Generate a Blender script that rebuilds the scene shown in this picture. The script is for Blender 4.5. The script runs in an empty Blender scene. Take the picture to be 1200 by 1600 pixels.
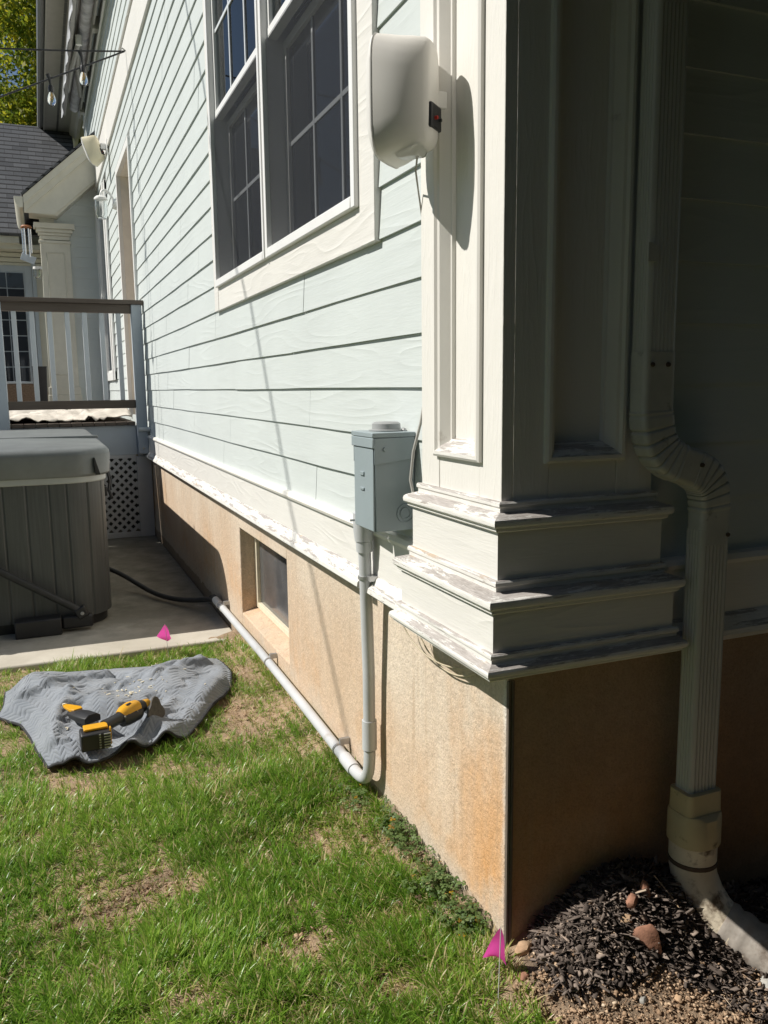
import bpy, math, random
import numpy as np
from mathutils import Vector, Matrix
random.seed(7); rng = np.random.default_rng(11)
SC = bpy.context.scene; COL = SC.collection

# ------------------------------------------------------------------ camera
cam = bpy.data.cameras.new('camera'); camo = bpy.data.objects.new('camera', cam); COL.objects.link(camo)
yaw, pitch, roll = 0.39073, 0.15011, -0.01159
f_ = Vector((math.sin(yaw)*math.cos(pitch), math.cos(yaw)*math.cos(pitch), -math.sin(pitch)))
r_ = Vector((math.cos(yaw), -math.sin(yaw), 0)); u_ = r_.cross(f_)
r2 = r_*math.cos(roll) + u_*math.sin(roll); u2 = -r_*math.sin(roll) + u_*math.cos(roll)
mw = Matrix((r2, u2, -f_)).transposed().to_4x4(); mw.translation = Vector((-1.01778, -1.68858, 1.46))
camo.matrix_world = mw
cam.sensor_fit = 'VERTICAL'; cam.sensor_height = 24; cam.lens = 24*1288.8/1600
cam.clip_start = 0.05; cam.clip_end = 800
SC.camera = camo
SC.render.resolution_x = 768; SC.render.resolution_y = 1024
# ------------------------------------------------------------------ sun, sky, exposure
SUNV = Vector((-1, 0.35, 1.08)).normalized()          # towards the sun
sun = bpy.data.lights.new('sun', 'SUN'); sun.energy = 4.8; sun.angle = math.radians(0.5); sun.color = (1, 0.955, 0.88)
suno = bpy.data.objects.new('sun', sun); COL.objects.link(suno)
suno.rotation_euler = (-SUNV).to_track_quat('-Z', 'Y').to_euler(); suno.location = (-6, 2, 8)
W = bpy.data.worlds.new('World'); SC.world = W; W.use_nodes = True
wn = W.node_tree; bg = wn.nodes['Background']
sky = wn.nodes.new('ShaderNodeTexSky'); sky.sky_type = 'NISHITA'; sky.sun_disc = False
sky.sun_elevation = math.asin(SUNV.z); sky.sun_rotation = math.atan2(SUNV.x, SUNV.y)
sky.air_density = 1.0; sky.dust_density = 0.6; sky.ozone_density = 1.0
wn.links.new(sky.outputs[0], bg.inputs[0]); bg.inputs[1].default_value = 0.06
SC.view_settings.view_transform = 'Standard'; SC.view_settings.look = 'None'
SC.view_settings.exposure = 0.2; SC.view_settings.gamma = 1

# ------------------------------------------------------------------ materials
class NT:
    def __init__(s, name):
        s.m = bpy.data.materials.new(name); s.m.use_nodes = True; s.t = s.m.node_tree; s.n = s.t.nodes
        s.p = s.n['Principled BSDF']; s.out = s.n['Material Output']
    def new(s, ty, **k):
        n = s.n.new(ty)
        for a, b in k.items(): setattr(n, a, b)
        return n
    def l(s, a, b): s.t.links.new(a, b)
    def pos(s, scale=(1, 1, 1), rot=(0, 0, 0)):
        g = s.new('ShaderNodeNewGeometry'); mp = s.new('ShaderNodeMapping')
        mp.inputs['Scale'].default_value = scale; mp.inputs['Rotation'].default_value = rot
        s.l(g.outputs['Position'], mp.inputs['Vector']); return mp.outputs[0]
    def noise(s, vec, scale, detail=3, rough=0.55, dist=0):
        n = s.new('ShaderNodeTexNoise'); n.inputs['Scale'].default_value = scale; n.inputs['Detail'].default_value = detail
        n.inputs['Roughness'].default_value = rough; n.inputs['Distortion'].default_value = dist
        s.l(vec, n.inputs['Vector']); return n.outputs['Fac']
    def ramp(s, fac, stops):
        r = s.new('ShaderNodeValToRGB'); e = r.color_ramp.elements
        while len(e) < len(stops): e.new(0.5)
        for el, (p, c) in zip(e, stops):
            el.position = p; el.color = (*c, 1) if len(c) == 3 else c
        s.l(fac, r.inputs[0]); return r.outputs[0]
    def mix(s, fac, a, b, mode='MIX'):
        m = s.new('ShaderNodeMix', data_type='RGBA', blend_type=mode)
        if isinstance(fac, (int, float)): m.inputs[0].default_value = fac
        else: s.l(fac, m.inputs[0])
        for v, i in ((a, 6), (b, 7)):
            if isinstance(v, tuple): m.inputs[i].default_value = (*v, 1)
            else: s.l(v, m.inputs[i])
        return m.outputs[2]
    def math(s, op, a, b=None, clamp=False):
        m = s.new('ShaderNodeMath', operation=op, use_clamp=clamp)
        for v, i in ((a, 0), (b, 1)):
            if v is None: continue
            if isinstance(v, (int, float)): m.inputs[i].default_value = v
            else: s.l(v, m.inputs[i])
        return m.outputs[0]
    def sep(s, vec):
        x = s.new('ShaderNodeSeparateXYZ'); s.l(vec, x.inputs[0]); return x.outputs
    def bump(s, h, strength=0.3, dist=0.01, prev=None):
        b = s.new('ShaderNodeBump'); b.inputs['Strength'].default_value = strength; b.inputs['Distance'].default_value = dist
        s.l(h, b.inputs['Height'])
        if prev is not None: s.l(prev, b.inputs['Normal'])
        return b.outputs[0]
    def col(s, c):
        if isinstance(c, tuple): s.p.inputs['Base Color'].default_value = (*c, 1)
        else: s.l(c, s.p.inputs['Base Color'])
    def rough(s, r): s.p.inputs['Roughness'].default_value = r
    def nrm(s, n): s.l(n, s.p.inputs['Normal'])

def simple(name, c, rough=0.5, var=0.12, vs=8, bs=0, bd=0.002, bscale=60, metal=0, spec=None, stretch=(1, 1, 1), dirt=None):
    t = NT(name); t.rough(rough); t.p.inputs['Metallic'].default_value = metal
    if spec is not None: t.p.inputs['Specular IOR Level'].default_value = spec
    v = t.pos(stretch)
    n = t.noise(v, vs, 4, 0.6)
    lo = tuple(x*(1-var) for x in c); hi = tuple(min(1, x*(1+var)) for x in c)
    cc = t.ramp(n, [(0.3, lo), (0.7, hi)])
    if dirt:
        n2 = t.noise(v, dirt[1], 5, 0.65); cc = t.mix(t.ramp(n2, [(dirt[2], (0, 0, 0)), (dirt[2]+0.12, (1, 1, 1))]), cc, dirt[0])
    t.col(cc)
    if bs: t.nrm(t.bump(t.noise(v, bscale, 3, 0.6), bs, bd))
    return t.m

def grainpaint(name, c, grain=0.35, c2=None, stretch=(0.13, 0.13, 1), n_cont=10, scale=5.5, rough=0.55):
    """painted fibre-cement / timber with cedar-like contour grain pressed into it"""
    t = NT(name); t.rough(rough)
    v = t.pos(stretch)
    n = t.noise(v, scale, 1.5, 0.45, 0.15)
    c_ = t.math('PINGPONG', t.math('MULTIPLY', n, n_cont*2.0), 1.0)
    c_ = t.math('POWER', c_, 2.2)
    fine = t.noise(t.pos((stretch[0]*2.2, stretch[1]*2.2, stretch[2]*4)), 30, 3, 0.6)
    patch = t.noise(t.pos((0.5, 0.5, 1.6)), 3.1, 2)
    amp = t.ramp(patch, [(0.35, (0.05,)*3), (0.62, (1,)*3)])
    h = t.math('ADD', t.math('MULTIPLY', c_, amp), t.math('MULTIPLY', fine, 0.7))
    nm = t.bump(h, grain, 0.0016)
    nm = t.bump(t.noise(t.pos(), 260, 2), 0.12, 0.0006, nm)
    t.nrm(nm)
    big = t.noise(t.pos(), 1.7, 4, 0.6)
    d = c2 or tuple(x*0.93 for x in c)
    cc = t.ramp(big, [(0.3, d), (0.7, c)])
    # grime specks and runs
    sp = t.noise(t.pos((1, 1, 0.35)), 14, 6, 0.7)
    cc = t.mix(t.math('MULTIPLY', t.ramp(sp, [(0.66, (0, 0, 0)), (0.82, (1, 1, 1))]), 0.25), cc, tuple(x*0.6 for x in c))
    t.col(cc); return t.m

def weathered(name, c):
    """white paint peeling to silvery grey timber, mostly on faces turned to the rain"""
    t = NT(name); t.rough(0.65)
    g = t.new('ShaderNodeNewGeometry'); nz = t.sep(g.outputs['True Normal'])[2]
    n1 = t.noise(t.pos((2.6, 2.6, 30)), 2.2, 8, 0.75, 0.2)
    n2 = t.noise(t.pos((4, 4, 55)), 5, 5, 0.7)
    up = t.math('MULTIPLY', t.math('MAXIMUM', nz, 0.0), 0.17)
    k = t.math('ADD', t.math('ADD', t.math('MULTIPLY', n1, 0.8), t.math('MULTIPLY', n2, 0.22)), up)
    m = t.ramp(k, [(0.615, (0, 0, 0)), (0.625, (0.6,)*3), (0.66, (1, 1, 1))])
    wood = t.ramp(t.noise(t.pos((2, 2, 60)), 12, 5, 0.7), [(0.3, (0.25, 0.225, 0.205)), (0.7, (0.52, 0.485, 0.46))])
    tanw = t.ramp(t.noise(t.pos((2, 2, 6)), 3, 3), [(0.62, (0, 0, 0)), (0.70, (1, 1, 1))])
    wood = t.mix(t.math('MULTIPLY', tanw, 0.6), wood, (0.50, 0.36, 0.22))
    cr = t.ramp(n2, [(0.30, tuple(x*0.80 for x in c)), (0.6, c)])
    t.col(t.mix(m, cr, wood))
    h = t.math('ADD', t.math('MULTIPLY', t.math('SUBTRACT', 1.0, m), 0.7), t.math('MULTIPLY', t.noise(t.pos((3, 3, 60)), 20, 4, 0.7), 0.5))
    t.nrm(t.bump(h, 0.45, 0.0015)); return t.m

def stucco():
    t = NT('foundation stucco'); t.rough(0.9)
    p = t.pos(); z = t.sep(p)[2]; x, y = t.sep(p)[0], t.sep(p)[1]
    n1 = t.noise(t.pos((1, 1, 0.6)), 2.2, 5, 0.6); n2 = t.noise(p, 9, 5, 0.65); n3 = t.noise(p, 120, 3, 0.7)
    base = t.ramp(n1, [(0.3, (0.58, 0.475, 0.365)), (0.7, (0.71, 0.605, 0.485))])
    # iron-rich splash stain: a broad band near the ground, breaking up higher on the wall
    zz = t.math('ADD', z, t.math('MULTIPLY', t.math('SUBTRACT', n1, 0.5), 0.75))
    zz = t.math('ADD', zz, t.math('MULTIPLY', y, -0.02))
    st = t.ramp(zz, [(0.02, (0, 0, 0)), (0.14, (1, 1, 1)), (0.36, (0.7,)*3), (0.55, (0, 0, 0))])
    st = t.math('MULTIPLY', st, t.ramp(n2, [(0.25, (0.3,)*3), (0.65, (1,)*3)])); st = t.math('MULTIPLY', st, t.ramp(t.noise(t.pos((1, 1.2, .5)), 1.3, 4, .6), [(0.38, (0.25,)*3), (0.58, (1,)*3)]))
    st = t.math('MULTIPLY', st, 0.62)
    # heavier rust near the corner, tapering along the wall
    cr_ = t.math('MULTIPLY', t.ramp(t.math('ADD', y, t.math('MULTIPLY', n1, 1.2)), [(0.0, (0, 0, 0)), (0.35, (0,)*3), (0.62, (1, 1, 1)), (0.95, (0.55,)*3), (1.0, (0.3,)*3)]), t.ramp(t.math('ADD', zz, t.math('MULTIPLY', n2, 0.25)), [(0.10, (0, 0, 0)), (0.26, (1, 1, 1)), (0.50, (0.8,)*3), (0.80, (0, 0, 0))]))
    st = t.math('MAXIMUM', st, t.math('MULTIPLY', cr_, 1.0), True)
    c = t.mix(st, base, (0.64, 0.35, 0.15))
    lowm = t.ramp(t.math('ADD', z, t.math('MULTIPLY', n2, 0.12)), [(0.06, (1, 1, 1)), (0.2, (0, 0, 0))])
    c = t.mix(t.math('MULTIPLY', lowm, 0.6), c, (0.52, 0.46, 0.38))
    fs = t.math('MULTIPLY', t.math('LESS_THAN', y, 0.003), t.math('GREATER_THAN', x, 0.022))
    c = t.mix(t.math('MULTIPLY', fs, t.ramp(n1, [(0.3, (0.45,)*3), (0.7, (0.85,)*3)])), c, (0.27, 0.145, 0.07))  # shaded front face toned dark brown, shade in the colour besides rust
    # pale efflorescence running down the last centimetres before the corner
    ef = t.math('SUBTRACT', t.math('ADD', y, t.math('MULTIPLY', n2, 0.06)), 0.0)
    em = t.ramp(ef, [(0.030, (1, 1, 1)), (0.05, (0, 0, 0))])
    em = t.math('MULTIPLY', em, t.math('GREATER_THAN', 0.004, x))
    em = t.math('MULTIPLY', em, t.ramp(n1, [(0.4, (0, 0, 0)), (0.52, (1, 1, 1))]))
    c = t.mix(t.math('MULTIPLY', em, 0.8), c, (0.74, 0.71, 0.66))
    vo = t.new('ShaderNodeTexVoronoi'); vo.feature = 'DISTANCE_TO_EDGE'; vo.inputs['Scale'].default_value = 1.1
    wv = t.new('ShaderNodeVectorMath', operation='ADD'); nz_ = t.new('ShaderNodeTexNoise'); nz_.inputs['Scale'].default_value = 3; nz_.inputs['Detail'].default_value = 6; t.l(p, nz_.inputs['Vector']); t.l(p, wv.inputs[0]); t.l(nz_.outputs['Color'], wv.inputs[1]); t.l(wv.outputs[0], vo.inputs['Vector'])
    ck = t.math('MULTIPLY', t.ramp(vo.outputs['Distance'], [(0.0015, (1,)*3), (0.004, (0,)*3)]), t.ramp(n1, [(0.5, (0,)*3), (0.56, (1,)*3)]))
    c = t.mix(t.math('MULTIPLY', ck, 0.35), c, (0.16, 0.11, 0.08))
    splash = t.math('ADD', z, t.math('MULTIPLY', n2, -0.10)); c = t.mix(t.math('MULTIPLY', t.ramp(splash, [(-0.06, (1,)*3), (0.0, (0,)*3)]), 0.7), c, (0.27, 0.19, 0.12))
    mo = t.noise(p, 26, 6, 0.75); c = t.mix(1.0, c, t.ramp(mo, [(0.30, (0.85, 0.84, 0.82)), (0.5, (0.97,)*3), (0.72, (1.10, 1.09, 1.06))]), 'MULTIPLY')
    dr_ = t.noise(t.pos((7, 7, 0.35)), 3, 5, 0.7); c = t.mix(t.math('MULTIPLY', t.ramp(dr_, [(0.56, (0,)*3), (0.70, (1,)*3)]), 0.35), c, (0.40, 0.27, 0.16))
    sp = t.ramp(n3, [(0.33, (0.80,)*3), (0.55, (1,)*3)])
    t.col(t.mix(1.0, c, sp, 'MULTIPLY'))
    nm = t.bump(n3, 0.65, 0.003); nm = t.bump(t.noise(p, 38, 4, 0.7), 0.6, 0.008, nm); nm = t.bump(t.noise(p, 7, 3), 0.25, 0.01, nm)
    t.nrm(nm); return t.m

def glassdark(name, c=(0.012, 0.014, 0.018), rough=0.02, spec=0.5):
    t = NT(name); t.col(c); t.rough(rough); t.p.inputs['Specular IOR Level'].default_value = spec
    t.nrm(t.bump(t.noise(t.pos(), 1.3, 1), 0.02, 0.02)); return t.m

def panemat():
    t = NT('clear window pane'); t.col((0.01, 0.01, 0.012)); t.rough(0.02)
    tr = t.new('ShaderNodeBsdfTransparent'); tr.inputs[0].default_value = (0.72, 0.76, 0.78, 1); gl = t.new('ShaderNodeBsdfGlossy'); gl.inputs['Roughness'].default_value = 0.02
    fr = t.new('ShaderNodeFresnel'); fr.inputs[0].default_value = 1.6; mx = t.new('ShaderNodeMixShader')
    t.l(fr.outputs[0], mx.inputs[0]); t.l(tr.outputs[0], mx.inputs[1]); t.l(gl.outputs[0], mx.inputs[2]); t.l(mx.outputs[0], t.out.inputs[0]); return t.m

def clearglass(name, tint=(0.95, 0.97, 0.97)):
    t = NT(name); t.col(tint); t.rough(0.03); t.p.inputs['Transmission Weight'].default_value = 1.0
    t.p.inputs['IOR'].default_value = 1.3; return t.m

def screenmat():
    t = NT('insect screen mesh'); t.col((0.030, 0.032, 0.037)); t.rough(0.7); t.p.inputs['Specular IOR Level'].default_value = 0.12
    tr = t.new('ShaderNodeBsdfTransparent'); mx = t.new('ShaderNodeMixShader'); mx.inputs[0].default_value = 0.34
    t.l(tr.outputs[0], mx.inputs[1]); t.l(t.p.outputs[0], mx.inputs[2]); t.l(mx.outputs[0], t.out.inputs[0]); return t.m

def leafmat(name, stops, trans=0.35, rough=0.5, attr='tint'):
    """leaf / blade: hue picked per leaf from a stored random number"""
    t = NT(name); t.rough(rough); t.p.inputs['Specular IOR Level'].default_value = 0.35 if trans else 0.12
    a = t.new('ShaderNodeAttribute', attribute_name=attr)
    c = t.ramp(a.outputs['Fac'], stops); t.col(c)
    tb = t.new('ShaderNodeBsdfTranslucent'); t.l(c, tb.inputs[0])
    mx = t.new('ShaderNodeMixShader'); mx.inputs[0].default_value = trans
    t.l(t.p.outputs[0], mx.inputs[1]); t.l(tb.outputs[0], mx.inputs[2]); t.l(mx.outputs[0], t.out.inputs[0]); return t.m

def soilmat():
    t = NT('bare soil'); t.rough(0.95); p = t.pos(); x, y, z = t.sep(p)
    n1 = t.noise(p, 3, 5, 0.65); n2 = t.noise(p, 40, 5, 0.75); n3 = t.noise(p, 130, 4, 0.7)
    c = t.ramp(n2, [(0.25, (0.26, 0.17, 0.105)), (0.5, (0.46, 0.325, 0.21)), (0.75, (0.60, 0.45, 0.305))])
    c = t.mix(t.math('MULTIPLY', t.ramp(n1, [(0.4, (0, 0, 0)), (0.65, (1, 1, 1))]), 0.5), c, (0.15, 0.11, 0.07))
    # dark composted bed to the right of the corner
    bed = t.math('ADD', x, t.math('MULTIPLY', t.math('SUBTRACT', n1, 0.5), 0.35))
    yb = t.math('ADD', t.math('MULTIPLY', y, -1.0), t.math('MULTIPLY', n1, 0.2))
    bm = t.math('MULTIPLY', t.ramp(bed, [(0.02, (0, 0, 0)), (0.12, (1, 1, 1))]), t.math('MAXIMUM', t.ramp(yb, [(0.30, (1, 1, 1)), (0.42, (0.25,)*3)]), t.ramp(x, [(0.55, (0, 0, 0)), (0.75, (1, 1, 1))])))
    c = t.mix(bm, c, t.ramp(n2, [(0.3, (0.03, 0.024, 0.02)), (0.7, (0.10, 0.08, 0.064))]))
    t.col(c); nm = t.bump(n2, 0.8, 0.02); t.nrm(t.bump(n3, 0.6, 0.006, nm)); return t.m

def concretemat():
    t = NT('patio concrete'); t.rough(0.85); p = t.pos()
    n1 = t.noise(p, 2.2, 5, 0.65, 0.3); n2 = t.noise(p, 90, 3, 0.7); n3 = t.noise(p, 6, 5, 0.7)
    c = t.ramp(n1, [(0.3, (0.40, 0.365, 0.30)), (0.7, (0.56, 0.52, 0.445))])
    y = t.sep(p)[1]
    shade_stain = t.math('MULTIPLY', t.ramp(t.math('ADD', t.math('MULTIPLY', y, 0.1), t.math('MULTIPLY', n3, 0.12)), [(0.40, (0, 0, 0)), (0.45, (1, 1, 1))]), 0.75)  # tub shade painted into the slab colour, mixed with stains
    c = t.mix(shade_stain, c, t.ramp(n3, [(0.35, (0.06, 0.06, 0.042)), (0.65, (0.20, 0.19, 0.155))]))
    t.col(c); t.nrm(t.bump(n2, 0.3, 0.002)); return t.m

def shinglemat():
    t = NT('asphalt shingles'); t.rough(0.95); v = t.pos()
    x, y, z = t.sep(v); cmb = t.new('ShaderNodeCombineXYZ'); t.l(x, cmb.inputs[0]); t.l(t.math('MULTIPLY', z, 1.0), cmb.inputs[1])
    b = t.new('ShaderNodeTexBrick'); b.inputs['Scale'].default_value = 1.0; b.inputs['Mortar Size'].default_value = 0.006
    b.inputs['Brick Width'].default_value = 0.26; b.inputs['Row Height'].default_value = 0.1; b.inputs['Mortar Smooth'].default_value = 0.1
    b.inputs['Color1'].default_value = (0.075, 0.08, 0.088, 1); b.inputs['Color2'].default_value = (0.135, 0.14, 0.15, 1)
    b.inputs['Mortar'].default_value = (0.06, 0.062, 0.066, 1)
    t.l(cmb.outputs[0], b.inputs['Vector'])
    n = t.ramp(t.noise(v, 60, 3, 0.7), [(0.3, (0.7,)*3), (0.7, (1.15,)*3)])
    rw = t.math('FRACT', t.math('MULTIPLY', z, 10.0)); row_shade = t.ramp(rw, [(0.0, (0.1,)*3), (0.16, (0.12,)*3), (0.24, (1,)*3)]); n = t.mix(1.0, n, row_shade, 'MULTIPLY')  # shadow line under each shingle row put into the colour
    t.col(t.mix(1.0, b.outputs['Color'], n, 'MULTIPLY')); t.nrm(t.bump(rw, -0.4, 0.006)); return t.m

def plankmat(name, lo, hi, rough=0.6, stretch=(14, 14, 0.5), bs=0.3):
    t = NT(name); t.rough(rough); v = t.pos(stretch)
    n = t.noise(v, 4, 5, 0.7); n2 = t.noise(t.pos(), 1.5, 3)
    c = t.mix(0.5, t.ramp(n, [(0.3, lo), (0.7, hi)]), t.ramp(n2, [(0.3, lo), (0.7, hi)]))
    t.col(c); t.nrm(t.bump(n, bs, 0.002)); return t.m

def quiltmat():
    t = NT('quilted moving blanket'); t.rough(0.95); t.p.inputs['Sheen Weight'].default_value = 0.2
    uv = t.new('ShaderNodeUVMap'); x, y, z = t.sep(uv.outputs[0])
    zig = t.math('PINGPONG', t.math('MULTIPLY', x, 13.0), 0.5)
    s = t.math('ADD', t.math('MULTIPLY', y, 34.0), t.math('MULTIPLY', zig, 2.4))
    line = t.math('PINGPONG', s, 0.5); line = t.math('POWER', t.math('MULTIPLY', line, 2.0), 0.5)
    n = t.noise(t.pos(), 55, 4, 0.7); n1 = t.noise(t.pos(), 5, 4, 0.6); ln = t.noise(t.pos(), 300, 2)
    c = t.ramp(n1, [(0.3, (0.185, 0.205, 0.235)), (0.7, (0.27, 0.29, 0.32))])
    dk = t.ramp(line, [(0.05, (0.62,)*3), (0.3, (1,)*3)])
    t.col(t.mix(1.0, c, dk, 'MULTIPLY'))
    nm = t.bump(line, 0.6, 0.006); nm = t.bump(n, 0.35, 0.006, nm); t.nrm(t.bump(ln, 0.2, 0.001, nm)); return t.m

M = {}
M['siding'] = grainpaint('mint siding paint', (0.595, 0.64, 0.628), 0.62)
M['trim'] = grainpaint('cream trim paint', (0.75, 0.735, 0.695), 0.7, stretch=(0.2, 0.2, 1.3))
M['trimv'] = grainpaint('cream column paint', (0.77, 0.752, 0.705), 0.6, stretch=(5, 5, 0.6), n_cont=3, scale=9)
M['smooth'] = simple('smooth cream paint', (0.77, 0.75, 0.70), 0.45, 0.05, 3, 0.08, 0.001, 90, dirt=((0.5, 0.46, 0.40), 9, 0.70))
M['weather'] = weathered('weathered ledge paint', (0.77, 0.755, 0.715))
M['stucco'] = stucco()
M['vinyl'] = simple('white vinyl', (0.83, 0.83, 0.82), 0.35, 0.03, 4)
M['pane'] = glassdark('window glass', (0.035, 0.04, 0.05))
M['clearpane'] = panemat()
M['blind'] = simple('pale window blind', (0.62, 0.63, 0.63), 0.6, 0.05)
M['muntin'] = simple('grey white muntin', (0.66, 0.69, 0.72), 0.4, 0.04)
M['screen'] = screenmat()
M['joint'] = plankmat('fibre joint strip', (0.05, 0.04, 0.032), (0.26, 0.21, 0.17), 0.9, (160, 160, 4), 0.9)
M['pvc'] = simple('grey pvc', (0.53, 0.545, 0.56), 0.45, 0.06, 6, dirt=((0.42, 0.40, 0.37), 8, 0.66))
M['steel'] = simple('painted blue grey steel', (0.29, 0.345, 0.365), 0.42, 0.05, 5, 0.05, 0.001, 120, dirt=((0.36, 0.38, 0.37), 12, 0.68))
M['steelcap'] = simple('cast grey hub', (0.33, 0.34, 0.34), 0.35, 0.06)
M['zinc'] = simple('galvanised strap', (0.5, 0.5, 0.5), 0.4, 0.1, metal=0.7)
M['alu'] = simple('white aluminium downspout', (0.50, 0.49, 0.45), 0.42, 0.08, 5, stretch=(4, 4, 0.6), dirt=((0.10, 0.085, 0.06), 5, 0.68))
M['aludirty'] = simple('mildewed aluminium elbow', (0.50, 0.49, 0.45), 0.5, 0.12, 12, dirt=((0.05, 0.045, 0.035), 10, 0.60))
M['tanpvc'] = simple('yellowed drain plastic', (0.50, 0.42, 0.25), 0.5, 0.1, 9, dirt=((0.09, 0.065, 0.04), 16, 0.62))
M['drain'] = simple('muddy cream drain pipe', (0.60, 0.53, 0.41), 0.5, 0.22, 7, 0.2, 0.002, 60, dirt=((0.13, 0.09, 0.058), 13, 0.55))
M['sleeve'] = simple('mud greyed plastic sleeve', (0.36, 0.325, 0.285), 0.5, 0.25, 12, 0.5, 0.008, 14, dirt=((0.20, 0.16, 0.13), 9, 0.55))
M['black'] = simple('black plastic', (0.022, 0.022, 0.024), 0.45, 0.2)
M['blacksoft'] = simple('black rubber', (0.03, 0.031, 0.033), 0.6, 0.25, 14)
M['rust'] = simple('rusty screw', (0.07, 0.045, 0.03), 0.8, 0.3)
M['spk'] = simple('off white speaker plastic', (0.72, 0.70, 0.655), 0.5, 0.03, 3, 0.06, 0.0008, 300)
M['spkold'] = simple('yellowed speaker plastic', (0.72, 0.66, 0.48), 0.5, 0.06, 3)
M['grille'] = simple('speaker grille', (0.70, 0.69, 0.66), 0.6, 0.05)
M['wire'] = simple('grey wire', (0.42, 0.41, 0.38), 0.5, 0.1)
M['wiretan'] = simple('tan wire', (0.5, 0.43, 0.31), 0.5, 0.1)
M['red'] = simple('red terminal', (0.45, 0.03, 0.02), 0.4)
M['brownrail'] = plankmat('brown deck rail', (0.075, 0.055, 0.042), (0.145, 0.115, 0.092), 0.6, (0.6, 14, 14), 0.2)
M['railwhite'] = simple('grey white rail paint', (0.58, 0.61, 0.64), 0.45, 0.05, 5)
M['deckgrey'] = simple('grey deck skirt paint', (0.47, 0.52, 0.57), 0.5, 0.05, 3)
M['lattice'] = simple('lattice vinyl', (0.55, 0.56, 0.57), 0.5, 0.05)
M['canvas'] = simple('canvas drop cloth', (0.60, 0.555, 0.49), 0.9, 0.2, 6, 0.3, 0.01, 14)
M['tubpanel'] = plankmat('grey spa panel', (0.045, 0.048, 0.048), (0.105, 0.11, 0.109), 0.5, (20, 20, 0.7), 0.25)
M['tubcover'] = simple('grey vinyl cover', (0.175, 0.188, 0.19), 0.5, 0.14, 4, 0.35, 0.008, 8)
M['tubrim'] = simple('pale spa shell rim', (0.42, 0.44, 0.43), 0.4, 0.05)
M['concrete'] = concretemat(); M['soil'] = soilmat(); M['shingle'] = shinglemat()
M['quilt'] = quiltmat()
M['binding'] = simple('black blanket binding', (0.03, 0.03, 0.032), 0.9, 0.2)
M['yellow'] = simple('yellow tool plastic', (0.72, 0.36, 0.015), 0.35, 0.06, 20, dirt=((0.55, 0.36, 0.12), 30, 0.66))
M['toolgrey'] = simple('tool silver', (0.4, 0.4, 0.4), 0.35, 0.1, metal=0.6)
M['pad'] = simple('sanding pad', (0.10, 0.09, 0.08), 0.8, 0.3, 60)
M['bone'] = simple('worn pale plastic', (0.75, 0.68, 0.52), 0.5, 0.1, 30)
M['pink'] = leafmat('pink flag vinyl', [(0, (1.0, 0.12, 0.58)), (1, (1.0, 0.15, 0.62))], 0.6, 0.4)
M['mulch'] = leafmat('mulch chips', [(0, (0.05, 0.04, 0.034)), (0.35, (0.125, 0.10, 0.085)), (0.65, (0.24, 0.195, 0.165)), (0.85, (0.38, 0.295, 0.235)), (1, (0.55, 0.44, 0.33))], 0.0, 1.0)
M['pebble'] = leafmat('soil crumbs', [(0, (0.24, 0.155, 0.095)), (0.5, (0.44, 0.305, 0.20)), (0.85, (0.58, 0.43, 0.29)), (1, (0.66, 0.56, 0.43))], 0.0, 0.95)
M['redrock'] = simple('red sandstone', (0.34, 0.17, 0.11), 0.9, 0.25, 25, 0.5, 0.006, 40)
M['tanrock'] = simple('tan sandstone', (0.46, 0.31, 0.19), 0.9, 0.25, 25, 0.5, 0.006, 40)
M['greyrock'] = simple('grey stone', (0.36, 0.35, 0.32), 0.9, 0.25, 25, 0.5, 0.006, 40)
M['twig'] = simple('dry straw', (0.5, 0.36, 0.22), 0.8, 0.2, 30)
M['grass'] = leafmat('grass blades', [(0, (0.075, 0.175, 0.022)), (0.3, (0.15, 0.31, 0.032)), (0.6, (0.29, 0.46, 0.058)), (0.79, (0.45, 0.55, 0.12)), (0.88, (0.60, 0.49, 0.24)), (1, (0.78, 0.64, 0.42))], 0.45, 0.32)
M['clover'] = leafmat('clover leaves', [(0, (0.06, 0.11, 0.03)), (0.5, (0.13, 0.20, 0.06)), (0.85, (0.20, 0.25, 0.10)), (0.93, (0.17, 0.10, 0.07)), (1, (0.5, 0.3, 0.02))], 0.3, 0.5)
M['lawnfar'] = simple('distant lawn', (0.045, 0.075, 0.018), 0.95, 0.3, 6, 0.6, 0.05, 30)
M['treeleaf'] = leafmat('autumn leaves', [(0, (0.06, 0.11, 0.015)), (0.3, (0.18, 0.24, 0.025)), (0.55, (0.42, 0.42, 0.035)), (0.9, (0.62, 0.50, 0.04)), (1, (0.6, 0.28, 0.05))], 0.55, 0.5)
M['bark'] = simple('bark', (0.10, 0.08, 0.065), 0.95, 0.3, 12, 0.6, 0.02, 20)
M['soffit'] = simple('grey eave paint', (0.44, 0.43, 0.39), 0.6, 0.06)
M['gutter'] = simple('dark gutter', (0.13, 0.13, 0.125), 0.4, 0.1)
M['awnmetal'] = simple('awning aluminium', (0.42, 0.41, 0.385), 0.35, 0.06, metal=0.3)
M['awnfab'] = simple('awning fabric', (0.50, 0.51, 0.54), 0.8, 0.35, 7, dirt=((0.12, 0.16, 0.34), 4, 0.62))
M['awnblue'] = simple('blue awning hem', (0.10, 0.15, 0.42), 0.8, 0.2)
M['wingtrim'] = simple('cream wing trim', (0.66, 0.64, 0.55), 0.5, 0.05)
M['beige'] = simple('tan door jamb', (0.84, 0.79, 0.70), 0.5, 0.05)
M['brass'] = simple('brass hinge', (0.6, 0.38, 0.14), 0.35, metal=0.8)
M['doorred'] = simple('dark door edge', (0.30, 0.25, 0.20), 0.5)
M['brick'] = simple('brown wicker', (0.20, 0.14, 0.10), 0.8, 0.3, 40)
M['clear'] = clearglass('clear glass')
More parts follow.
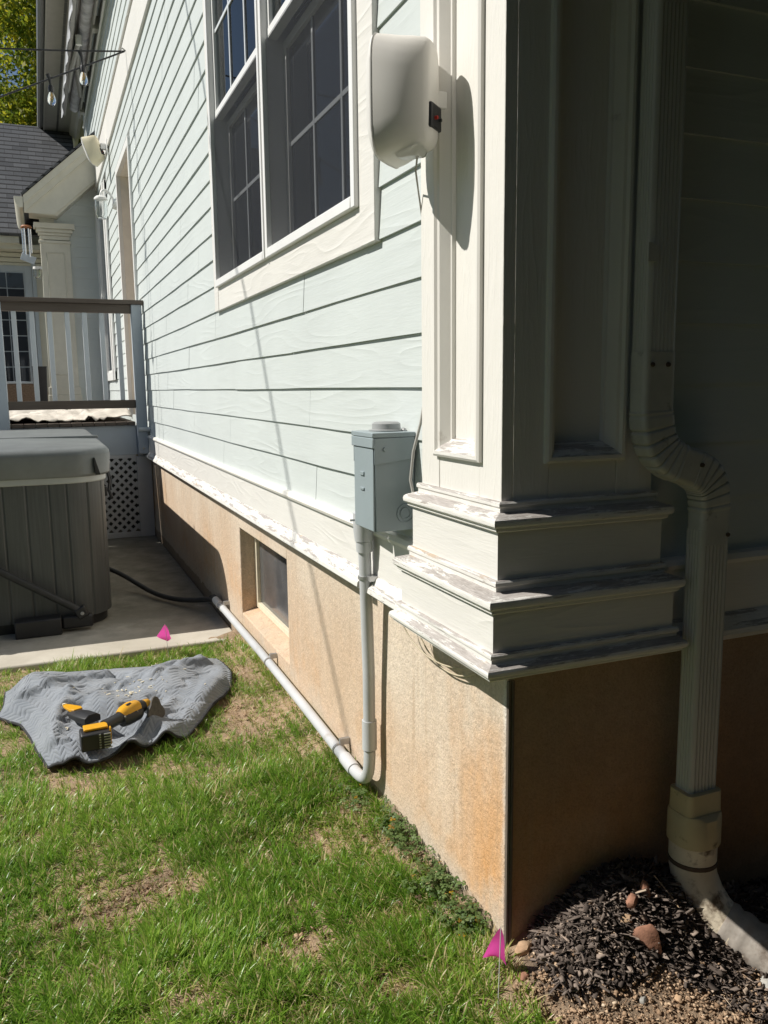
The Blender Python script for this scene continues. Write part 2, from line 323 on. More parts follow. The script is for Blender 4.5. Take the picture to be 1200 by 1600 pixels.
M['bulbglow'] = simple('warm filament glass', (0.75, 0.68, 0.55), 0.15, 0.1)
M['whitepaint'] = simple('bright white paint', (0.8, 0.8, 0.78), 0.4, 0.03)
M['chimewood'] = simple('cedar chime disc', (0.36, 0.15, 0.07), 0.5, 0.15, 20)
M['chimetube'] = simple('polished tube', (0.75, 0.75, 0.75), 0.2, 0.03, metal=0.9)

# ------------------------------------------------------------------ mesh helpers
class MB:
    def __init__(s): s.v = []; s.f = []
    def add(s, vs, fs):
        o = len(s.v); s.v += [tuple(v) for v in vs]; s.f += [tuple(i+o for i in f) for f in fs]; return s
    def box(s, x0, x1, y0, y1, z0, z1):
        return s.add([(x0,y0,z0),(x1,y0,z0),(x1,y1,z0),(x0,y1,z0),(x0,y0,z1),(x1,y0,z1),(x1,y1,z1),(x0,y1,z1)],
                     [(0,3,2,1),(4,5,6,7),(0,1,5,4),(1,2,6,5),(2,3,7,6),(3,0,4,7)])
    def obox(s, c, size, X=(1,0,0), Y=(0,1,0), Z=None):
        X = Vector(X).normalized(); Y = Vector(Y).normalized(); Z = X.cross(Y).normalized() if Z is None else Vector(Z).normalized()
        Y = Z.cross(X).normalized(); c = Vector(c); vs = []
        for k in (-.5, .5):
            for a, b in ((-.5,-.5),(.5,-.5),(.5,.5),(-.5,.5)): vs.append(c + X*a*size[0] + Y*b*size[1] + Z*k*size[2])
        return s.add(vs, [(0,3,2,1),(4,5,6,7),(0,1,5,4),(1,2,6,5),(2,3,7,6),(3,0,4,7)])
    def loft(s, rings, closed=True, caps=True):
        n = len(rings[0]); vs = [p for r in rings for p in r]; fs = []
        for i in range(len(rings)-1):
            for j in range(n if closed else n-1):
                k = (j+1) % n; fs.append((i*n+j, i*n+k, (i+1)*n+k, (i+1)*n+j))
        if caps and closed: fs.append(tuple(range(n-1, -1, -1))); fs.append(tuple((len(rings)-1)*n+j for j in range(n)))
        return s.add(vs, fs)
    def tube(s, pts, r, n=14, caps=True):
        pts = [Vector(p) for p in pts]; rs = r if isinstance(r, (list, tuple)) else [r]*len(pts); rings = []; up = None
        for i, p in enumerate(pts):
            t = (pts[min(i+1, len(pts)-1)] - pts[max(i-1, 0)]).normalized()
            if up is None: up = Vector((0,0,1)) if abs(t.z) < .9 else Vector((1,0,0))
            a = t.cross(up).normalized(); b = a.cross(t).normalized(); up = b
            rings.append([p + (a*math.cos(2*math.pi*k/n) + b*math.sin(2*math.pi*k/n))*rs[i] for k in range(n)])
        return s.loft(rings, True, caps)
    def lathe(s, c, prof, n=20, axis='z'):
        c = Vector(c); rings = []
        for r, h in prof:
            rr = max(r, 1e-4); ring = []
            for k in range(n):
                a = 2*math.pi*k/n
                if axis == 'z': ring.append(c + Vector((rr*math.cos(a), rr*math.sin(a), h)))
                elif axis == 'x': ring.append(c + Vector((h, rr*math.cos(a), rr*math.sin(a))))
                else: ring.append(c + Vector((rr*math.cos(a), h, -rr*math.sin(a))))
            rings.append(ring)
        return s.loft(rings)
    def prism(s, poly, a, b, axis):
        """poly in the two other axes, extruded from a to b"""
        def P(u, v, w): return {'x': (w, u, v), 'y': (u, w, v), 'z': (u, v, w)}[axis]
        n = len(poly); vs = [P(u, v, a) for u, v in poly] + [P(u, v, b) for u, v in poly]
        fs = [(j, (j+1) % n, n+(j+1) % n, n+j) for j in range(n)] + [tuple(range(n-1, -1, -1)), tuple(range(n, 2*n))]
        return s.add(vs, fs)
    def build(s, name, mat, parent=None, bevel=0, smooth=35, loc=None, segs=2, sub=0):
        me = bpy.data.meshes.new(name); off = Vector((0, 0, 0))
        if parent is not None: off = world_loc(parent)
        elif loc is not None: off = Vector(loc)
        me.from_pydata([tuple(Vector(v)-off) for v in s.v], [], s.f); me.update()
        import bmesh
        bm = bmesh.new(); bm.from_mesh(me); bmesh.ops.recalc_face_normals(bm, faces=bm.faces); bm.to_mesh(me); bm.free()
        if smooth:
            me.polygons.foreach_set('use_smooth', [True]*len(me.polygons)); me.set_sharp_from_angle(angle=math.radians(smooth))
        o = bpy.data.objects.new(name, me); COL.objects.link(o)
        if mat is not None: me.materials.append(M[mat] if isinstance(mat, str) else mat)
        if parent is not None: o.parent = parent
        else: o.location = off
        if bevel:
            b = o.modifiers.new('bevel', 'BEVEL'); b.width = bevel; b.segments = segs; b.limit_method = 'ANGLE'; b.angle_limit = math.radians(40)
        if sub:
            b = o.modifiers.new('subdiv', 'SUBSURF'); b.levels = b.render_levels = sub
        return o
def world_loc(o):
    v = Vector(o.location)
    while o.parent is not None: o = o.parent; v = v + Vector(o.location)
    return v
def tag(o, label, cat, group=None, kind=None):
    o['label'] = label
    if cat: o['category'] = cat
    if group: o['group'] = group
    if kind: o['kind'] = kind
    return o
def thing(name, label, cat, loc, group=None):
    o = bpy.data.objects.new(name, None); COL.objects.link(o); o.location = loc; o.empty_display_size = .1
    return tag(o, label, cat, group)
def rawmesh(name, verts, faces_flat, nper, mat, tint=None, smooth=False):
    """fast numpy mesh: faces all with nper corners"""
    me = bpy.data.meshes.new(name); nv = len(verts); nf = len(faces_flat)//nper
    me.vertices.add(nv); me.vertices.foreach_set('co', np.asarray(verts, np.float32).ravel())
    me.loops.add(nf*nper); me.loops.foreach_set('vertex_index', np.asarray(faces_flat, np.int32))
    me.polygons.add(nf); me.polygons.foreach_set('loop_start', np.arange(0, nf*nper, nper, dtype=np.int32))
    if smooth: me.polygons.foreach_set('use_smooth', np.ones(nf, bool))
    if tint is not None:
        a = me.attributes.new('tint', 'FLOAT', 'POINT'); a.data.foreach_set('value', np.asarray(tint, np.float32))
    me.update(calc_edges=True); me.materials.append(M[mat])
    o = bpy.data.objects.new(name, me); COL.objects.link(o); return o
def noise1(y, seed):
    return (math.sin(y*1.7+seed*3.1)+.6*math.sin(y*3.9+seed*7.7)+.4*math.sin(y*8.3+seed*1.3))/2.0
def vnoise(x, y, seed=0):
    """smooth value noise, numpy"""
    xi = np.floor(x).astype(int); yi = np.floor(y).astype(int); fx = x-xi; fy = y-yi
    def h(a, b):
        n = (a*374761393 + b*668265263 + seed*974634777) & 0x7fffffff
        n = ((n ^ (n >> 13))*1274126177) & 0x7fffffff
        return ((n ^ (n >> 16)) & 0xffff)/65535.0
    sx = fx*fx*(3-2*fx); sy = fy*fy*(3-2*fy)
    return (h(xi, yi)*(1-sx)+h(xi+1, yi)*sx)*(1-sy)+(h(xi, yi+1)*(1-sx)+h(xi+1, yi+1)*sx)*sy

# ------------------------------------------------------------------ ground
GZ = -0.035
def mound(x, y):
    x = np.asarray(x, float); y = np.asarray(y, float)
    return 0.20*np.exp(-((x-.34)/.30)**2 - (np.maximum(0, -(y+.07))/.17)**2)
def ground_h(x, y):
    x = np.asarray(x, float); y = np.asarray(y, float)
    h = GZ + .016*(vnoise(x*3+40, y*3+40, 3)-.5) + .010*(vnoise(x*11+40, y*11+40, 5)-.5)
    h = h + mound(x, y)
    h = h - .02*np.clip((y-2.4)/.6, 0, 1)*(y < 3.1)
    return h
gx = np.concatenate([np.array([-300, -100, -40, -15, -6, -4]), np.arange(-3, 2.51, .04), np.array([4, 8, 20, 60, 300])])
gy = np.concatenate([np.array([-300, -100, -40, -12, -5, -3]), np.arange(-1.6, 3.21, .04), np.array([4, 6, 10, 20, 40, 100, 400])])
X, Y = np.meshgrid(gx, gy); Z = ground_h(X, Y)
far = (X < -3) | (X > 2.5) | (Y < -1.6) | (Y > 3.2); Z = np.where(far, GZ-.02, Z)
Z = Z + np.where(far, 0, .012*(vnoise(X*37+99, Y*37+99, 8)-.5))
nx, ny = len(gx), len(gy); idx = np.arange(nx*ny).reshape(ny, nx)
F = np.stack([idx[:-1,:-1], idx[:-1,1:], idx[1:,1:], idx[1:,:-1]], -1).ravel()
g = rawmesh('ground', np.stack([X, Y, Z], -1).reshape(-1, 3), F, 4, 'soil', smooth=True)
tag(g, 'reddish brown bare soil under the lawn and the planting bed', None, kind='structure')
lw = MB().box(-120, -3.05, -120, 2.9, -.6, GZ+.015).box(-3.05, 120, -120, -1.7, -.6, GZ+.02).box(1.75, 120, -1.7, -.72, -.6, GZ+.021).box(-120, 120, 16.5, 200, -.6, GZ+.01).box(-120, -4.2, 2.95, 16.4, -.6, GZ+.012).build('lawn', 'lawnfar', smooth=0)
tag(lw, 'plain green lawn stretching away beyond the garden', None, kind='structure')
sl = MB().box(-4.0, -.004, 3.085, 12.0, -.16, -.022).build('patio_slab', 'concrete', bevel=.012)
tag(sl, 'grey concrete patio slab with stains and hot tub shade put into its colour', None, kind='structure')

# ------------------------------------------------------------------ house
house = thing('house', 'pale mint clapboard house with cream corner column on a stained stucco foundation', 'house', (0, 0, 0))
# foundation: sunlit side (x=0) with the basement window hole, shaded side (y=0)
WB = (1.99, 2.99, .17, .665)
fm = MB()
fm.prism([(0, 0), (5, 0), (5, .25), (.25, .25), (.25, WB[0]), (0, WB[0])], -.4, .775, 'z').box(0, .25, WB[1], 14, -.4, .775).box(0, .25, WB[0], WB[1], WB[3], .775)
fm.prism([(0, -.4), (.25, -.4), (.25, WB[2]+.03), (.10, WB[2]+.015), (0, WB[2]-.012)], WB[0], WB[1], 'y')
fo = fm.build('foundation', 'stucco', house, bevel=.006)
MB().prism([(.0005, .0), (.0015, -.008), (.006, -.0095), (.0085, -.004), (.0125, -.0105), (.019, -.007), (.021, 0)], -.35, .74, 'z').build('joint_strip', 'joint', fo, smooth=0)

def siding(axis, u0, u1, zs, off, openings, name, parent, seed, e=.15):
    """lap siding along y (axis 'y', faces -x) or along x (axis 'x', faces -y)"""
    rr = random.Random(seed); mb = MB()
    for k, z0 in enumerate(zs):
        cuts = [(u0, u1)]
        for (a, b, c, d) in openings:
            if z0 >= c-.001 and z0 < d-.02:
                nc = []
                for p, q in cuts:
                    if b <= p or a >= q: nc.append((p, q)); continue
                    if a > p: nc.append((p, a))
                    if b < q: nc.append((b, q))
                cuts = nc
        joints = []; u = u0 + rr.uniform(.35, 3.4)
        while u < u1: joints.append(u); u += rr.choice([1.2, 1.8, 2.6, 3.66])
        for p, q in cuts:
            st = [p] + [j for j in joints if p+.08 < j < q-.08] + [q]
            for a, b in zip(st[:-1], st[1:]):
                a2 = a + (.0018 if a != p else 0); b2 = b - (.0018 if b != q else 0)
                n = max(2, int((b2-a2)/.3)+1); dz = rr.uniform(-.001, .001); do = rr.uniform(-.0008, .0012)
                rings = []
                for i in range(n):
                    u = a2 + (b2-a2)*i/(n-1); w = .0028*noise1(u, seed+k) + dz
                    zb = z0 + w; o1 = .022 + do + .0012*noise1(u*1.3, seed+k*2+9)
                    prof = [(o1, zb), (o1-.0035, zb+.05), (o1-.0105, zb+e+.018), (-.01, zb+e+.018), (-.01, zb)]
                    rings.append([((-o+off, u, z) if axis == 'y' else (u, -o+off, z)) for o, z in prof])
                mb.loft(rings)
    return mb.build(name, 'siding', parent, smooth=20)
ZS = [1.46 + .1502*k for k in range(-3, 33)]
WIN = (.74, 3.25, 1.905, 4.0)
DOOR = (7.25, 8.62, 1.15, 3.93); WIN2 = (10.2, 12.0, 1.6, 4.2)
siding('y', .372, 13.9, ZS, 0.0, [(.80, 3.2, 1.95, 3.95), DOOR, WIN2], 'siding', house, 3)
siding('x', .372, 5, ZS, 0.0, [], 'siding', house, 17)
# water table board, its cap and the drip moulding under it
wt = MB().box(-.035, .0, .40, 13.9, .845, 1.0).build('water_table', 'trim', house, bevel=.002)
cap = [(-.034, .985), (-.046, .985), (-.05, .996), (-.044, 1.010), (-.034, 1.014), (0, 1.014), (0, .985)]
MB().prism(cap, .40, 3.5, 'y').prism(cap, 3.506, 13.9, 'y').build('cap_strip', 'smooth', wt)
drip = [(0, .846), (-.036, .848), (-.044, .840), (-.052, .820), (-.064, .806), (-.066, .792), (-.058, .787), (-.040, .789), (-.038, .770), (0, .770)]
MB().prism(drip, .42, .795, 'y').prism(drip, .872, 13.9, 'y').build('drip_moulding', 'weather', wt, smooth=30)
wt2 = MB().box(.40, 5, -.035, 0, .845, 1.0).build('water_table', 'trim', house, bevel=.002)
MB().prism([(v, z) for v, z in cap], .40, 5, 'x').build('cap_strip', 'smooth', wt2)
MB().prism([(v, z) for v, z in drip], .42, 5, 'x').build('drip_moulding', 'weather', wt2, smooth=30)

# corner column
P0, S = .05, .38
colr = MB()
TOP = 5.7
def face(mb, mp):
    """stiles, rails and recessed field; mp maps (u, w, h out) to world"""
    def bx(u0, u1, z0, z1, h0, h1):
        a = mp(u0, z0, h0); b = mp(u1, z1, h1)
        mb.box(min(a[0], b[0]), max(a[0], b[0]), min(a[1], b[1]), max(a[1], b[1]), z0, z1)
    return bx
A = lambda u, z, h: (-P0-h, u, z); B = lambda u, z, h: (u, -P0-h, z)
for mp, ua, ub in ((A, .055, .272), (B, .077, .272)):
    bx = face(colr, mp); lo = -P0 if mp is A else -P0+.0302
    bx(lo, ua, 1.15, TOP, -.03, 0); bx(ub, S, 1.15, TOP, -.03, 0)
    bx(ua+.0008, ub-.0008, 1.15, 1.295, -.03, -.001); bx(ua, ub, 4.6, TOP, -.03, -.001)
    bx(ua-.01, ub+.01, 1.28, 4.65, -.046, -.032)
colr.box(.0, S-.004, .0, S-.004, .9, TOP)
pil = colr.build('corner_column', 'trimv', house, bevel=.0018)
mprof = [(0, -.002), (0, .010), (.006, .014), (.014, .014), (.019, .007), (.026, .004), (.034, -.008), (.041, -.020), (.045, -.022), (.047, -.034), (.05, -.034)]
def frame_mould(mp, u0, u1, z0, z1):
    rings = []
    for cu, cz, su, sz in ((u0, z0, 1, 1), (u1, z0, -1, 1), (u1, z1, -1, -1), (u0, z1, 1, -1)):
        rings.append([Vector(mp(cu+su*t, cz+sz*t, h)) for t, h in mprof])
    return rings
for mp, a, b in ((A, .040, .287), (B, .062, .290)):
    R = frame_mould(mp, a, b, 1.279, 4.62)
    for k, mt in ((0, 'weather'), (1, 'smooth'), (2, 'smooth'), (3, 'smooth')):
        MB().loft([R[k], R[(k+1) % 4]], closed=False).build('panel_moulding', mt, pil, smooth=25)
def base_ring(prof):
    rings = []
    for p, z in prof:
        q = S + (p-P0); rings.append([(0, q, z), (-p, q, z), (-p, -p, z), (q, -p, z), (q, 0, z)])
    return rings
def lring(name, prof, mat, bevel=0):
    MB().loft(base_ring(prof), closed=False).build(name, mat, pil, bevel=bevel, smooth=25)
lring('base_block', [(.05, 1.15), (.07, 1.15), (.07, .955), (.05, .955)], 'trim')
lring('base_block', [(.05, .97), (.095, .97), (.095, .80), (.05, .80)], 'trim')
lring('base_moulding', [(0.0490, 1.1960), (0.0590, 1.1960), (0.0620, 1.1916), (0.0620, 1.1850), (0.0580, 1.1806), (0.0580, 1.1719), (0.0830, 1.1631), (0.0890, 1.1587), (0.0910, 1.1521), (0.0900, 1.1445), (0.0860, 1.1401), (0.0810, 1.1390), (0.0810, 1.1324), (0.0750, 1.1280)], 'weather')
lring('base_moulding', [(0.0690, 1.0160), (0.0790, 1.0160), (0.0820, 1.0114), (0.0820, 1.0044), (0.0780, 0.9997), (0.0780, 0.9905), (0.1070, 0.9812), (0.1130, 0.9765), (0.1150, 0.9695), (0.1140, 0.9614), (0.1100, 0.9568), (0.1050, 0.9556), (0.1050, 0.9486), (0.0990, 0.9440)], 'weather')
lring('base_moulding', [(0.0940, 0.8520), (0.1040, 0.8520), (0.1070, 0.8480), (0.1070, 0.8420), (0.1030, 0.8380), (0.1030, 0.8300), (0.1160, 0.8220), (0.1220, 0.8180), (0.1240, 0.8120), (0.1230, 0.8050), (0.1190, 0.8010), (0.1140, 0.8000), (0.1140, 0.7940), (0.1080, 0.7900), (.0, .788)], 'weather')

# main double window
tw = MB()
tw.box(-.036, 0, .745, .872, 1.905, 4.0).box(-.036, 0, 3.142, 3.25, 1.905, 4.0)
tw.box(-.034, 0, .8725, 3.1415, 1.905, 2.03).box(-.034, 0, .8725, 3.1415, 3.87, 4.0)
MBt = tw.build('window_trim', 'trim', house, bevel=.002)
for (a, b) in ((.875, 2.003), (2.017, 3.14)):
    w = MB()
    w.box(-.052, .10, a, a+.036, 2.03, 3.87).box(-.052, .10, b-.036, b, 2.03, 3.87)
    w.box(-.054, .10, a+.036, b-.036, 2.03, 2.068).box(-.052, .10, a+.036, b-.036, 3.83, 3.87)
    wf = w.build('window', 'vinyl', house, bevel=.003)
    # meeting rail and upper sash
    s = MB(); s.box(-.022, .02, a+.037, b-.037, 2.925, 2.965).box(-.02, .02, a+.037, a+.062, 2.966, 3.83).box(-.02, .02, b-.062, b-.037, 2.966, 3.83).box(-.02, .02, a+.062, b-.062, 3.79, 3.829)
    s.box(.045, .085, a+.037, a+.075, 2.069, 2.92).box(.045, .085, b-.075, b-.037, 2.069, 2.92).box(.045, .085, a+.075, b-.075, 2.069, 2.115).box(.045, .085, a+.075, b-.075, 2.885, 2.92)
    s.build('sash', 'vinyl', wf, bevel=.002)
    MB().box(.062, .068, a+.07, b-.07, 2.11, 2.89).build('pane', 'pane', wf, smooth=0)
    MB().box(-.004, .002, a+.06, b-.06, 2.96, 3.80).build('pane', 'clearpane', wf, smooth=0)
    bl_ = MB(); kz = 2.99
    while kz < 3.86: bl_.obox((.10, (a+b)/2, kz), (.024, b-a-.10, .0012), (.80, 0, .60), (0, 1, 0)); kz += .022
    bl_.build('blind', 'blind', wf, smooth=0)
    m = MB(); W3 = (b-a-.15)/3
    for j in (1, 2):
        y = a+.075+W3*j; m.box(.056, .0615, y-.009, y+.009, 2.115, 2.885).box(-.011, -.0045, y-.009, y+.009, 2.966, 3.79)
    m.box(.057, .0617, a+.075, b-.075, 2.491, 2.509).box(-.0105, -.0045, a+.062, b-.062, 3.36, 3.378)
    m.build('muntin', 'muntin', wf, bevel=.001)
    MB().box(-.0305, -.030, a+.037, b-.037, 2.069, 2.922).build('insect_screen', 'screen', wf, smooth=0)
MB().box(-.058, .10, 2.0035, 2.0165, 2.03, 3.87).build('mullion', 'vinyl', MBt, bevel=.002)
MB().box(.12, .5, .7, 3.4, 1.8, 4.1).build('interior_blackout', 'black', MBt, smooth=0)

# basement window
bw = MB(); y0, y1, z0, z1 = WB
bw.box(.085, .13, y0, y0+.03, z0+.02, z1).box(.085, .13, y1-.045, y1, z0+.02, z1).box(.085, .13, y0+.03, y1-.045, z1-.03, z1).box(.085, .13, y0+.03, y1-.045, z0+.02, z0+.05)
bwo = bw.build('basement_window', 'bone', house, bevel=.002)
MB().box(.105, .11, y0+.025, y1-.04, z0+.045, z1-.025).build('pane', simple('dusty basement glass', (0.10, 0.10, 0.105), 0.12, 0.25, 6), bwo, smooth=0)
MB().box(.112, .14, 2.50, 2.53, z0+.05, z1-.03).build('divider', 'muntin', bwo)

# belly band, eave, soffit and gutter
MB().box(-.04, 0, .37, 13.9, 4.43, 4.80).prism([(0, 4.80), (-.05, 4.80), (-.06, 4.815), (-.04, 4.835), (0, 4.84)], .37, 13.9, 'y').build('belly_band', 'trim', house, bevel=.002)
EZ = .36
ev = MB().box(-.58, .4, -.7, 16.5, 6.02+EZ, 6.05+EZ)
ev.prism([(0, 5.80+EZ), (-.05, 5.82+EZ), (-.08, 5.90+EZ), (-.14, 5.95+EZ), (-.15, 6.02+EZ), (0, 6.02+EZ)], -.6, 16.5, 'y')
ev.box(-.605, -.58, -.7, 16.5, 6.0+EZ, 6.2+EZ).box(-.4, 5, -.65, -.62, 6.0+EZ, 6.2+EZ).box(-.58, 5, -.62, .4, 6.021+EZ, 6.049+EZ)
evo = ev.build('eave', 'soffit', house, smooth=25)
gt = MB().prism([(x+.04, z+EZ) for x, z in [(-.646, 6.16), (-.655, 6.05), (-.70, 6.04), (-.735, 6.08), (-.745, 6.17), (-.735, 6.17), (-.725, 6.09), (-.70, 6.055), (-.66, 6.06), (-.656, 6.16)]], -.7, 16.5, 'y')
gt.build('gutter', 'gutter', evo, smooth=25)
sv = MB()
for i in range(46): sv.box(-.38, -.345, -.4+.36*i, -.4+.36*i+.34, 6.0165+EZ, 6.0195+EZ)
sv.build('soffit_vent', 'gutter', evo, smooth=0)
MB().prism([(-.70, 6.2+EZ), (.6, 7.0+EZ), (.6, 7.03+EZ), (-.70, 6.235+EZ)], -.72, 16.5, 'y').build('roof', 'shingle', house, smooth=0)

# added unseen roof on a post, cuts sky light on the shaded front
pr = MB().box(-.30, 6.2, -2.3, -.13, 2.86, 2.90).box(-.32, 6.2, -2.34, -2.30, 2.78, 3.02).box(-.34, -.30, -2.34, -.13, 2.78, 3.02).prism([(-2.36, 3.02), (-.13, 3.55), (-.13, 3.02)], -.36, 6.2, 'x')
pro = pr.build('added_shade_roof', 'brownrail', house, smooth=0)
MB().box(5.6, 5.8, -2.25, -2.05, -.1, 2.85).build('post', 'smooth', pro, bevel=.004)

# patio door in the sunlit wall above the deck
dr = MB(); y0, y1, z0, z1 = DOOR
dr.box(-.045, .0, y0-.015, y0+.05, z0, z1+.02).box(-.045, .0, y1-.05, y1+.02, z0, z1+.02).box(-.045, .0, y0+.05, y1-.05, z1-.06, z1+.02)
dro = dr.build('patio_door', 'whitepaint', house, bevel=.003)
MB().box(0, .30, y1-.05, y1-.02, z0, z1-.06).box(0, .30, y0+.05, y1-.05, z1-.06, z1-.03).box(.0, .30, y0+.02, y0+.05, z0, z1-.06).build('jamb', 'beige', dro)
MB().box(.16, .20, y0+.05, y1-.05, z0, z1-.06).build('door_slab', 'doorred', dro)
MB().box(-.02, .0, y0+.051, y0+.062, 2.35, 2.45).build('hinge', 'brass', dro)
# second far window with fluted white casing
w2 = MB(); y0, y1, z0, z1 = WIN2
for k, (a, b) in enumerate(((0, .12), (.16, .28), (.32, .44), (1.36, 1.48), (1.52, 1.64), (1.68, 1.8))): w2.box(-.05-.012*(k % 2), .02, y0+a, y0+b, z0, z1)
w2.box(-.045, .02, y0, y1, z1-.14, z1).box(-.045, .02, y0, y1, z0, z0+.12).box(-.03, .02, y0, y1, z0+.121, z1-.141)
w2o = w2.build('window', 'whitepaint', house, bevel=.004)
MB().box(-.034, -.031, y0+.50, y0+1.30, z0+.15, z1-.17).build('pane', 'pane', w2o, smooth=0)
MB().box(-.026, 0, 12.4, 12.5, 1.46, 1.6).build('outlet_box', 'beige', house, bevel=.004)

# wing at the back: pilastered end wall, rake, roof and french door
zs2 = [1.2 + .1502*k for k in range(0, 27)]
sw = MB()
for z in zs2:
    xr = 0.02; xl = -.80
    if z > 3.9: xl = max(-.80, -.82 + (z-3.95)/.92)
    if xl < xr-.05: sw.loft([[(u, 12-o, zz) for o, zz in ((.022, z), (.012, z+.168), (-.01, z+.168), (-.01, z))] for u in (xl, xr)])
sw.build('wing_wall', 'siding', house, smooth=0)
rk = MB()
def slope(d0, d1, y0, y1, x0=-1.04, z0=4.22, L=1.16):
    """rake piece below the roof line, drop d0..d1"""
    return [(x0, z0-d0), (x0+L, z0-d0+L*.90), (x0+L, z0-d1+L*.90), (x0, z0-d1)]
rk.prism(slope(0, .115, 0, 0), 11.60, 11.64, 'y').prism(slope(.115, .225, 0, 0), 11.625, 11.66, 'y')
rk.prism([(-1.04, 3.995), (-.615, 3.995), (-.615, 4.01), (.12, 4.67), (.12, 5.075), (-1.04, 4.03)], 11.66, 11.68, 'y')
rk.prism([(-.98, 4.0), (-.60, 3.98), (.12, 4.64), (.12, 4.70)], 11.68, 12.1, 'y')
rko = rk.build('rake_board', 'wingtrim', house, smooth=0)
MB().prism([(-1.06, 4.215), (.12, 5.28), (.12, 5.31), (-1.07, 4.245)], 11.58, 14.2, 'y').build('wing_roof', 'shingle', house, smooth=0)
MB().prism([(-1.045, 4.20), (-1.05, 4.06), (-1.10, 4.05), (-1.125, 4.08), (-1.15, 4.12), (-1.165, 4.2)], 11.6, 14.0, 'y').build('wing_gutter', 'wingtrim', house, smooth=25)
pl = MB()
x0, x1, yf = -.855, -.44, 11.93
pl.box(x0, x1, yf, 12.02, 1.15, 3.66)
pl.box(x0-.015, x1+.015, yf-.02, 12.02, 3.63, 3.67)
for i, (d, a, b) in enumerate(((.0, 3.68, 3.74), (.02, 3.74, 3.78), (.045, 3.78, 3.83), (.075, 3.83, 3.91))): pl.box(x0-d, x1+d, yf-d-.002*i, 12.02, a+.0005, b)
pl.box(x0-.03, x1+.03, yf-.03, 12.02, 1.15, 1.40).box(x0-.02, x1+.02, yf-.02, 12.02, 1.401, 1.52)
pl.box(x0+.08, x0+.095, yf-.012, yf, 1.7, 3.5).box(x1-.095, x1-.08, yf-.012, yf, 1.7, 3.5).box(x0+.095, x1-.095, yf-.012, yf, 1.7, 1.715).box(x0+.095, x1-.095, yf-.012, yf, 3.485, 3.5)
pl.box(x0+.01, x1-.2, yf+.02, 12.02, 3.91, 4.05)
pl.build('wing_pilaster', 'wingtrim', house, bevel=.006)
bw_ = MB().box(-3.2, -.80, 14, 14.2, 1.1, 4.1)
bw_.box(-3.2, -.8, 13.62, 14.0, 3.78, 3.86)
for k in range(3): bw_.box(-3.2, -.8, 13.97-.01*k, 14, 3.54+.08*k, 3.605+.08*k)
bwo2 = bw_.build('back_wall', 'wingtrim', house, smooth=0)
MB().box(-3.2, -1.15, 13.55, 13.62, 3.86, 3.97).build('fascia', 'wingtrim', bwo2)
MB().prism([(13.52, 3.97), (16.2, 6.38), (16.2, 6.45), (13.5, 4.0)], -3.6, -.10, 'x').build('back_roof', 'shingle', house, smooth=0)
fd = MB().box(-1.11, -1.0, 13.96, 13.999, 1.15, 3.56).box(-2.4, -1.11, 13.96, 13.999, 3.46, 3.56).box(-.995, -.93, 13.95, 13.999, 1.15, 3.62).box(-2.4, -1.11, 13.965, 13.998, 1.15, 3.46)
fdo = fd.build('french_door', 'deckgrey', house, bevel=.004)
gp = MB()
for i in range(3):
    for j in range(7): gp.box(-1.135-.27*(i+1)+.016, -1.135-.27*i, 13.955, 13.964, 1.62+.262*j, 1.62+.262*(j+1)-.016)
gp.build('pane', 'pane', fdo, smooth=0)

# ------------------------------------------------------------------ downspout
ds = thing('downspout', 'pale ribbed aluminium downspout with an offset elbow on the shaded wall', 'downspout', (.5, -.1, 0))
def rectring(c, t, hw, hd, s=1.0, ribs=True):
    """rounded, ribbed rectangular section at c; t = tangent in the x-z plane"""
    t = Vector(t).normalized(); n = Vector((t.z, 0, -t.x)).normalized(); b = Vector((0, 1, 0)); c = Vector(c); ring = []
    pts = []
    def side(a, bb, k):
        for i in range(k):
            f = i/k; rib = (-.0022 if (ribs and .18 < f < .85 and (i % 2)) else 0)
            pts.append((a, bb, f, rib))
    N = 12; r = .012
    def arc(cx, cy, a0):
        for i in range(4):
            a = a0 + i/3*math.pi/2; ring.append((cx+r*math.cos(a), cy+r*math.sin(a)))
    ring = []
    arc(hw-r, hd-r, 0)
    for i in range(1, N): ring.append((hw-r-2*(hw-r)*i/N, hd - (.0022 if ribs and i % 2 else 0)))
    arc(-hw+r, hd-r, math.pi/2)
    for i in range(1, N-4): ring.append((-hw + (.0022 if ribs and i % 2 else 0), hd-r-2*(hd-r)*i/(N-4)))
    arc(-hw+r, -hd+r, math.pi)
    for i in range(1, N): ring.append((-hw+r+2*(hw-r)*i/N, -hd + (.0022 if ribs and i % 2 else 0)))
    arc(hw-r, -hd+r, 1.5*math.pi)
    for i in range(1, N-4): ring.append((hw - (.0022 if ribs and i % 2 else 0), -hd+r+2*(hd-r)*i/(N-4)))
    return [c + n*u*s + b*v*s for u, v in ring]
yc = -.100
MB().loft([rectring((.329, yc, z), (0, 0, -1), .044, .030) for z in (5.9, 3.0, 1.50)]).build('upper_pipe', 'alu', ds, smooth=30)
